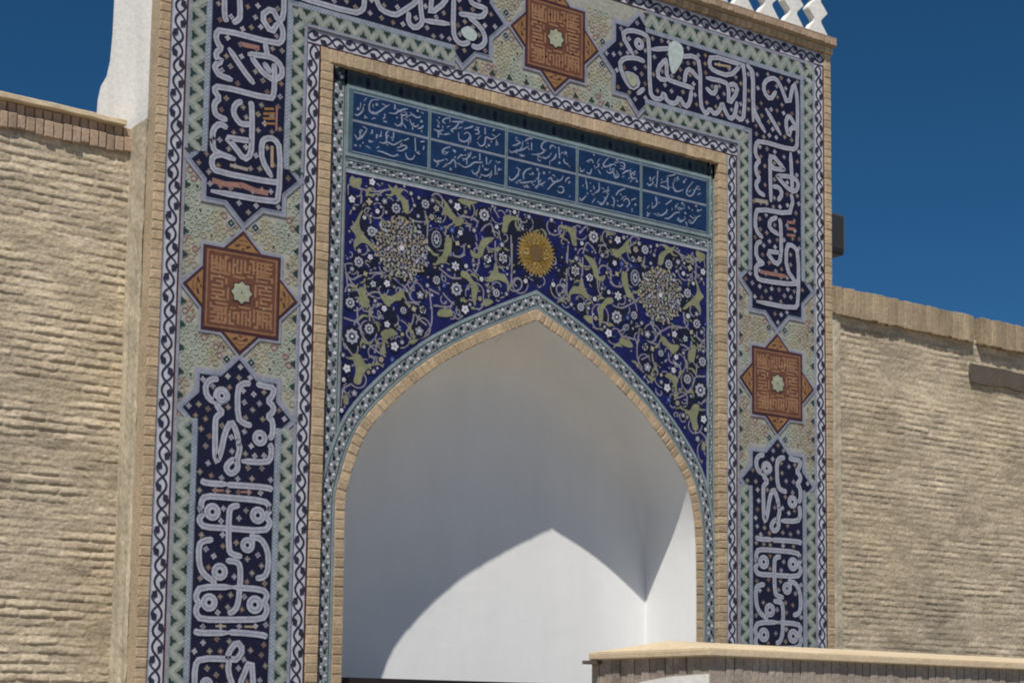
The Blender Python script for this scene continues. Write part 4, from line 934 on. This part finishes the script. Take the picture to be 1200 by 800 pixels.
# the cornice: two corbelled courses and a capping
m = MB()
brick_row(m, -BX - .005, BX + .005, TT + .004, TT + .052, -.034, .10, BRICK, .064, .006)
m.box(-BX, BX, -.030, .12, TT + .010, TT + .048, MORTAR)
brick_row(m, -BX - .03, BX + .03, TT + .066, TT + .108, -.066, .12, BRICKR, .064, .006)
m.box(-BX - .015, BX + .015, -.050, .14, TT + .053, TT + .104, MORTAR)
m.box(-BX - .02, BX + .02, -.058, .50, TT + .109, TT + .130, BRICKR, .8)
m.build('cornice', portal)

# white lattice of the parapet
ZP = TT + .131
def baluster_mesh():
    prof_ = [(.131, 0), (.131, .008), (.042, .120), (.042, .140), (.108, .205), (.108, .220), (.040, .290), (.040, .312), (.120, .430), (.120, .442), (.055, .50), (.0, .56)]
    m = MB(); d = .032
    fr = [(x, z) for x, z in prof_] + [(-x, z) for x, z in prof_[::-1][1:]]
    n = len(fr)
    tri = tessellate_polygon([[Vector((p[0], p[1], 0)) for p in fr]])
    for yy, flip in ((-d, False), (d, True)):
        b = len(m.v); m.v += [(p[0], yy, p[1]) for p in fr]; m.t += [1] * n
        for t in tri: m.f.append(tuple(b + i for i in (t if not flip else t[::-1]))); m.m.append(m.mi(LIME))
    for i in range(n):
        j = (i + 1) % n
        m.face([(fr[i][0], -d, fr[i][1]), (fr[i][0], d, fr[i][1]), (fr[j][0], d, fr[j][1]), (fr[j][0], -d, fr[j][1])], LIME)
    return m
bal = baluster_mesh().build('parapet_baluster', portal)
bm = bmesh.new(); bm.from_mesh(bal.data); bmesh.ops.remove_doubles(bm, verts=bm.verts, dist=1e-5); bmesh.ops.recalc_face_normals(bm, faces=bm.faces)
bmesh.ops.bevel(bm, geom=[e for e in bm.edges if e.is_manifold and e.calc_face_angle(0) > .9], offset=.006, segments=2, affect='EDGES'); bm.to_mesh(bal.data); bm.free()
k = 0
xb = BX - .128
while xb > -BX:
    o = bal if k == 0 else bal.copy()
    if k: C.objects.link(o); o.parent = portal; o.matrix_parent_inverse = bal.matrix_parent_inverse
    o.location = (xb, 0.03, ZP); xb -= .264; k += 1

# whitewashed flank with its flared foot, mortar smeared down the corner
m = MB()
fx = -BX + .002
ff = U(172, 0, X=fx).y
pr = [(U(x, y, X=fx).y, U(x, y, X=fx).z) for x, y in ((135, -40), (135, 0), (133, 40), (130, 72), (126, 90), (119, 102), (115.5, 118), (114, 140))]
n = len(pr)
zb_ = 3.53
P = [(y_, z_) for y_, z_ in pr] + [(pr[-1][0], zb_)]
P = [(P[0][0], TT + .1)] + P
th = .5
front = [(.10, TT + .1)] + [(.10, zb_)] + P[::-1]
tri = tessellate_polygon([[Vector((p[0], p[1], 0)) for p in front]])
xf = -BX - .004; xbk = -BX + th
for xx in (xf, xbk):
    b = len(m.v); m.v += [(xx, p[0], p[1]) for p in front]; m.t += [1] * len(front)
    for t in tri: m.f.append(tuple(b + i for i in t)); m.m.append(m.mi(LIME))
for i in range(len(front)):
    j = (i + 1) % len(front); m.face([(xf, *front[i]), (xf, *front[j]), (xbk, *front[j]), (xbk, *front[i])], LIME)
o = m.build('plaster_flank', portal)
bm = bmesh.new(); bm.from_mesh(o.data); bmesh.ops.remove_doubles(bm, verts=bm.verts, dist=1e-5); bmesh.ops.recalc_face_normals(bm, faces=bm.faces); bm.to_mesh(o.data); bm.free()

def heightfield(name, x0, x1, z0, z1, Y, mm, fn, res=.008, parent=None, axis='x'):
    nx = int((x1 - x0) / res) + 1; nz_ = int((z1 - z0) / res) + 1
    X, Z = np.meshgrid(np.linspace(x0, x1, nx), np.linspace(z0, z1, nz_))
    Hh, Tt = fn(X, Z)
    co = np.zeros((nx * nz_, 3), np.float32)
    if axis == 'x': co[:, 0] = X.ravel(); co[:, 1] = Y - Hh.ravel(); co[:, 2] = Z.ravel()
    else: co[:, 0] = Y - Hh.ravel(); co[:, 1] = X.ravel(); co[:, 2] = Z.ravel()
    idx = np.arange(nx * nz_).reshape(nz_, nx)
    q = np.stack([idx[:-1, :-1], idx[:-1, 1:], idx[1:, 1:], idx[1:, :-1]], -1).reshape(-1, 4)
    if axis != 'x': q = q[:, ::-1]
    me = bpy.data.meshes.new(name)
    me.vertices.add(len(co)); me.vertices.foreach_set('co', co.ravel())
    me.loops.add(q.size); me.loops.foreach_set('vertex_index', q.ravel().astype(np.int32))
    me.polygons.add(len(q)); me.polygons.foreach_set('loop_start', np.arange(0, q.size, 4, dtype=np.int32)); me.polygons.foreach_set('loop_total', np.full(len(q), 4, np.int32))
    me.update(calc_edges=True); me.validate()
    at = me.attributes.new('tint', 'FLOAT', 'POINT'); at.data.foreach_set('value', Tt.ravel().astype(np.float32))
    return finish(name, me, parent, [mm], True)
def vnoise(X, Z, sx, sz, seed):
    """smooth value noise, cells sx by sz"""
    r = np.random.RandomState(seed); G = r.rand(257, 257)
    u = X / sx + 1000.3; v = Z / sz + 1000.7
    iu = np.floor(u).astype(int); iv = np.floor(v).astype(int); fu = u - iu; fv = v - iv
    fu = fu * fu * (3 - 2 * fu); fv = fv * fv * (3 - 2 * fv)
    g = lambda a, b: G[np.mod(b, 257), np.mod(a, 257)]
    return (g(iu, iv) * (1 - fu) + g(iu + 1, iv) * fu) * (1 - fv) + (g(iu, iv + 1) * (1 - fu) + g(iu + 1, iv + 1) * fu) * fv
def rough_brick(seed, course=.066, length=.25, amp=1.0):
    """worn courses: the lower edge of some bricks stands out, the rest is buried in smeared mortar"""
    def fn(X, Z):
        wz = Z + .012 * (vnoise(X, Z, .45, .30, seed) - .5) + .007 * (vnoise(X, Z, .09, .07, seed + 1) - .5)
        r = np.floor(wz / course).astype(int)
        off = np.mod(r * 0.5 + .23 * np.sin(r * 12.9898), 1.0)
        wx = X + .05 * (vnoise(X, Z, .2, .1, seed + 2) - .5)
        c = np.floor(wx / length + off).astype(int)
        rs = np.random.RandomState(seed + 3); T1 = rs.rand(211, 97); T2 = rs.rand(211, 97); T3 = rs.rand(211, 97)
        g = lambda T_: T_[np.mod(r * 7 + c * 3, 211), np.mod(c * 5 + r, 97)]
        fz = wz / course - r; fx_ = wx / length + off - c
        ex = np.minimum(fx_, 1 - fx_) * length
        lip = np.clip((fz - .14) / .16, 0, 1); lip = lip * lip * (3 - 2 * lip)
        fall = np.clip((1.05 - fz) / .5, 0, 1) ** .9
        sd = np.clip((ex - .002) / .018, 0, 1) ** .7
        worn = np.clip((vnoise(X, Z, .45, .18, seed + 4) - .10) * 1.7, .22, 1)
        b = lip * fall * (.20 + .80 * sd) * (.30 + .70 * g(T2)) * worn
        h = .0105 * b + .0034 * (vnoise(X, Z, .08, .018, seed + 5) - .5) + .0034 * (vnoise(X, Z, .030, .012, seed + 6) - .5) + .003 * (vnoise(X, Z, .6, .3, seed + 7) - .5)
        t = 1.04 + .34 * (g(T3) - .5) * np.clip(lip * sd * 1.5, 0, 1) + .26 * (vnoise(X, Z, .30, .05, seed + 8) - .5) + .30 * (vnoise(X, Z, .09, .018, seed + 9) - .5) + .18 * (vnoise(X, Z, 1.1, .8, seed + 10) - .5)
        return h * amp, t
    return fn
def smear(seed):
    def fn(X, Z):
        h = .012 * (vnoise(X, Z, .05, .9, seed) - .5) + .010 * (vnoise(X, Z, .12, .12, seed + 1) - .5) + .004 * (vnoise(X, Z, .02, .03, seed + 2) - .5)
        t = 1 + .30 * (vnoise(X, Z, .05, .7, seed + 3) - .5) + .15 * (vnoise(X, Z, .08, .08, seed + 4) - .5)
        return h, t
    return fn
MATS.pop('smeared_mortar'); SMEAR = mat('smeared_mortar_tinted', (0.46, 0.405, 0.305), rough=0.95, var=0.15, scale=3, bump=0.5, bscale=30, fine=0.12, spec=0.1, tint=True)
WYL, WYR = 0.36, 0.30
heightfield('mortar_flank', .095, WYL + .06, GROUND, 3.535, -BX - .006, SMEAR, smear(31), .009, portal, 'y')

# dark door frame standing in the opening
m = MB()
dl_, dr_ = U(405, 793, .15).x, xr - .02
dz = U(405, 793, .15).z
m.box(dl_, dr_, .15, .27, dz - .13, dz, WOOD)
m.build('door_lintel', portal)
for x in (dl_ + .06, dr_ - .06):
    m = MB(); m.box(x - .06, x + .06, .16, .26, GROUND, dz - .13, WOOD); m.build('door_post', portal)
# ------------------------------------------------------------------ brick side walls
# left
wl = thing('brick_wall', 'rough tan brick wall with flat capped coping, left of the portal', 'wall', (-5.2, WYL, GROUND))
ztl = U(0, 108, WYL - .03).z
heightfield('rough_face', -6.2, -BX + .05, GROUND, ztl - .13, WYL, ROUGH, rough_brick(11, course=.052, length=.19, amp=.95), .0062, wl)
m = MB()
x = -7.6; zs0, zs1 = ztl - .195, ztl - .034
while x < -BX - .03:
    w_ = rnd.uniform(.048, .062); ti = rnd.uniform(.78, 1.08)
    zj = zs1 - .072 + rnd.uniform(-.004, .004); m.box(x, x + w_ - .006, WYL - .030 + rnd.uniform(-.006, .006), WYL + .1, zs0 + rnd.uniform(-.012, .010), zj, SOLDIER, ti, bev=.005, jit=.002, rnd=rnd)
    m.box(x, x + w_ - .006, WYL + .004 + rnd.uniform(-.003, .003), WYL + .1, zj - .01, zs1, SOLDIER, ti, bev=.005, jit=.002, rnd=rnd); x += w_
m.box(-7.6, -BX - .012, WYL - .012, WYL + .1, zs0 + .01, zs1 - .08, MORTAR)
m.box(-7.6, -BX - .012, WYL + .02, WYL + .45, GROUND, zs1, MORTAR)
m.build('soldier_course', wl)
bm = bmesh.new()
bmesh.ops.create_cube(bm, size=1)
for v in bm.verts: v.co = Vector((-5.235 + v.co.x * 4.73, WYL + .205 + v.co.y * .50, ztl - .017 + v.co.z * .034))
bmesh.ops.subdivide_edges(bm, edges=[e for e in bm.edges if abs(e.verts[0].co.x - e.verts[1].co.x) > 1], cuts=60)
for v in bm.verts:
    v.co.z += (.006 * math.sin(v.co.x * 5.1) + rnd.uniform(-.003, .003)) * .6; v.co.y += rnd.uniform(-.004, .004)
bmesh.ops.bevel(bm, geom=list(bm.edges), offset=.004, segments=1, affect='EDGES')
me = bpy.data.meshes.new('coping'); bm.to_mesh(me); bm.free(); finish('coping', me, wl, [CLAY])
# right
wr = thing('brick_wall', 'weathered tan brick wall with upright coping bricks, right of the portal', 'wall', (5.6, WYR, GROUND))
ztr = 3.476
heightfield('rough_face', BX + .10, 8.2, GROUND, ztr - .16, WYR, ROUGH, rough_brick(57, course=.049, length=.20, amp=.62), .0080, wr)
m = MB(); x = BX - .02; zs0 = ztr - .225
xc = U(1135, 400, WYR).x
k = 0
while x < 8.2:
    w_ = rnd.uniform(.058, .074); ti = rnd.uniform(.76, 1.10)
    if abs(x - xc) < .04 and k == 0:
        k = 1; x += .075; continue
    pro = .050 if x < xc else .062
    m.box(x, x + w_ - rnd.uniform(.003, .008), WYR - pro + rnd.uniform(-.006, .006), WYR + .3, zs0 + rnd.uniform(-.008, .006) - (0 if x < xc else .010), ztr + rnd.uniform(-.006, .004), TANBRICK, ti, bev=.004, jit=.003, rnd=rnd); x += w_
m.box(BX, xc - .01, WYR - .025, WYR + .3, zs0 + .008, ztr - .012, MORTAR); m.box(xc + .09, 8.2, WYR - .035, WYR + .3, zs0, ztr - .012, MORTAR)
m.box(BX, 8.2, WYR + .02, WYR + .3, GROUND, zs0 + .02, MORTAR)
m.build('soldier_coping', wr)
m = MB(); pz1, pz0 = U(1135, 426, WYR).z, U(1135, 449, WYR).z  # thin slab in shadow colour: a band of shade below the coping, painted
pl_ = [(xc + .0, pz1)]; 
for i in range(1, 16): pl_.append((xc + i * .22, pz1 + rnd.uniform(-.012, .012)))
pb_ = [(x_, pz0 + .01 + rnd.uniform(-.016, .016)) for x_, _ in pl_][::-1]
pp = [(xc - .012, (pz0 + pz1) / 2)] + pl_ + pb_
m.poly(pp, WYR - .026, SHADEPEG)
for a, b in zip(pp, pp[1:] + pp[:1]): m.face([(a[0], WYR - .026, a[1]), (a[0], WYR + .02, a[1]), (b[0], WYR + .02, b[1]), (b[0], WYR - .026, b[1])], SHADEPEG)
m.build('painted_shadow_band', wr)
heightfield('plaster_strip', U(970, 600, WYR).x, U(985, 600, WYR).x, GROUND, ztr - .225, WYR - .014, SMEAR, smear(77), .009, wr)

# ------------------------------------------------------------------ low wall in front, with its hipped coping
cw = U(832, 768, d=8.5)
Xc, Yc, zc = cw.x, cw.y, cw.z
LL = U(690, 777, X=Xc).y - Yc        # length of the end face
low = thing('boundary_wall', 'low wall in front of the portal with pale hipped coping', 'wall', (Xc + 2.5, Yc + LL / 2, GROUND))
ov = .030; X9 = Xc + 6.5
zl = zc
m = MB()
m.box(Xc + ov + .02, X9, Yc + ov + .02, Yc + LL - ov - .01, GROUND, zl + .01, MORTAR)
m.build('core', low)
m = MB(); x = Xc + ov
while x < X9:
    w_ = rnd.uniform(.05, .066); ti = rnd.uniform(.72, 1.0)
    m.box(x, x + w_ - .0035, Yc + ov + rnd.uniform(-.003, .003), Yc + ov + .1, zl - .30, zl + .004, GREYBRICK, .9 + (ti - .86) * .6, bev=.003, jit=.002, rnd=rnd); x += w_
for j in range(14):       # plain courses below
    z = zl - .306 - (j + 1) * .075; x = Xc + ov - (.12 if j % 2 else 0)
    while x < X9:
        m.box(max(x, Xc + ov), x + .235, Yc + ov + rnd.uniform(-.005, .005), Yc + ov + .1, z, z + .065, GREYBRICK, rnd.uniform(.75, 1.05), bev=.006, jit=.002, rnd=rnd); x += .245
m.build('brick_face', low)
m = MB(); y = Yc + ov
while y < Yc + LL - ov:
    w_ = rnd.uniform(.05, .066); ti = rnd.uniform(.72, 1.0); c = rnd.uniform(-.005, .005)
    m.box(Xc + ov + c, Xc + ov + .1, y + .003, y + w_ - .003, GROUND, zl + .004, GREYBRICK, ti); y += w_
m.build('brick_end', low)
# limewashed round headed panel on the end face
m = MB()
pts = [U(x, y, X=Xc + ov - .012) for x, y in ((829, 789), (808, 790.5), (788, 792), (768, 795), (750, 799), (735, 804), (722, 812))]
pp = [(p.y, p.z) for p in pts]
pp = pp + [(pp[-1][0] + .04, GROUND), (pp[0][0], GROUND)]
tri = tessellate_polygon([[Vector((p[0], p[1], 0)) for p in pp]])
xx = Xc + ov - .012; b = len(m.v)
m.v += [(xx, p[0], p[1]) for p in pp]; m.t += [1] * len(pp)
for t in tri: m.f.append(tuple(b + i for i in t)); m.m.append(m.mi(LIME))
for a, c in zip(pp, pp[1:] + pp[:1]): m.face([(xx, *a), (xx + .02, *a), (xx + .02, *c), (xx, *c)], LIME)
m.build('limewash_panel', low)
# coping: slab with sloping hip
bm = bmesh.new()
x0, x1, y0, y1 = Xc - .005, X9 + .05, Yc, Yc + LL
t0, t1 = zl, zl + .038
rz = U(783, 750, Y=Yc + LL * .5).z
rx = U(783, 750, Y=Yc + LL * .5).x
lo_ = [bm.verts.new(p) for p in ((x0, y0, t0), (x1, y0, t0), (x1, y1, t0), (x0, y1, t0))]
up_ = [bm.verts.new(p) for p in ((x0, y0, t1), (x1, y0, t1), (x1, y1, t1), (x0, y1, t1))]
ra = bm.verts.new((rx, (y0 + y1) / 2, rz)); rb = bm.verts.new((x1, (y0 + y1) / 2, rz))
bm.faces.new(lo_[::-1])
for i in range(4):
    j = (i + 1) % 4; bm.faces.new((lo_[i], lo_[j], up_[j], up_[i]))
bm.faces.new((up_[0], up_[1], rb, ra)); bm.faces.new((up_[2], up_[3], ra, rb)); bm.faces.new((up_[3], up_[0], ra)); bm.faces.new((up_[1], up_[2], rb))
bmesh.ops.recalc_face_normals(bm, faces=bm.faces)
bmesh.ops.bevel(bm, geom=[e for e in bm.edges], offset=.006, segments=2, affect='EDGES')
me = bpy.data.meshes.new('coping'); bm.to_mesh(me); bm.free(); finish('coping', me, low, [CLAY])
m = MB(); p = U(690, 778.5, X=Xc - .02)
m.box(Xc - .035, Xc + .10, y1 - .07, y1 + .012, t0 - .022, t0 - .003, SHADEPEG); m.build('wooden_peg', low)

# ------------------------------------------------------------------ box on the right flank
bx0, bz0 = U(991, 298, .30), U(975, 247, .30)
box = thing('floodlight', 'dark grey metal box fixed high on the right flank of the portal', 'floodlight', ((BX + bx0.x) / 2, .42, bx0.z))
x1, x0, z1, z0 = bx0.x, BX + .03, bz0.z, bx0.z
bm = bmesh.new(); bmesh.ops.create_cube(bm, size=1)
for v in bm.verts:
    v.co = Vector(((x0 + x1) / 2 + v.co.x * (x1 - x0), .42 + v.co.y * .24, (z0 + z1) / 2 + v.co.z * (z1 - z0)))
    if v.co.x > x1 - .01 and v.co.z > z1 - .01: v.co.z -= .012
bmesh.ops.bevel(bm, geom=list(bm.edges), offset=.012, segments=2, affect='EDGES')
me = bpy.data.meshes.new('housing'); bm.to_mesh(me); bm.free(); finish('housing', me, box, [METAL])
m = MB(); m.box(x0 + .03, x1 - .03, .288, .299, z0 + .03, z1 - .03, METAL2, bev=.004, rnd=rnd); m.build('front_panel', box)
m = MB(); m.box(BX - .01, x0 + .02, .36, .48, z0 + .10, z1 - .10, METAL2); m.build('bracket', box)
m = MB(); m.box(x0 + .02, x1 - .02, .31, .53, z0 - .010, z0 + .004, METAL2); m.build('lower_trim', box)
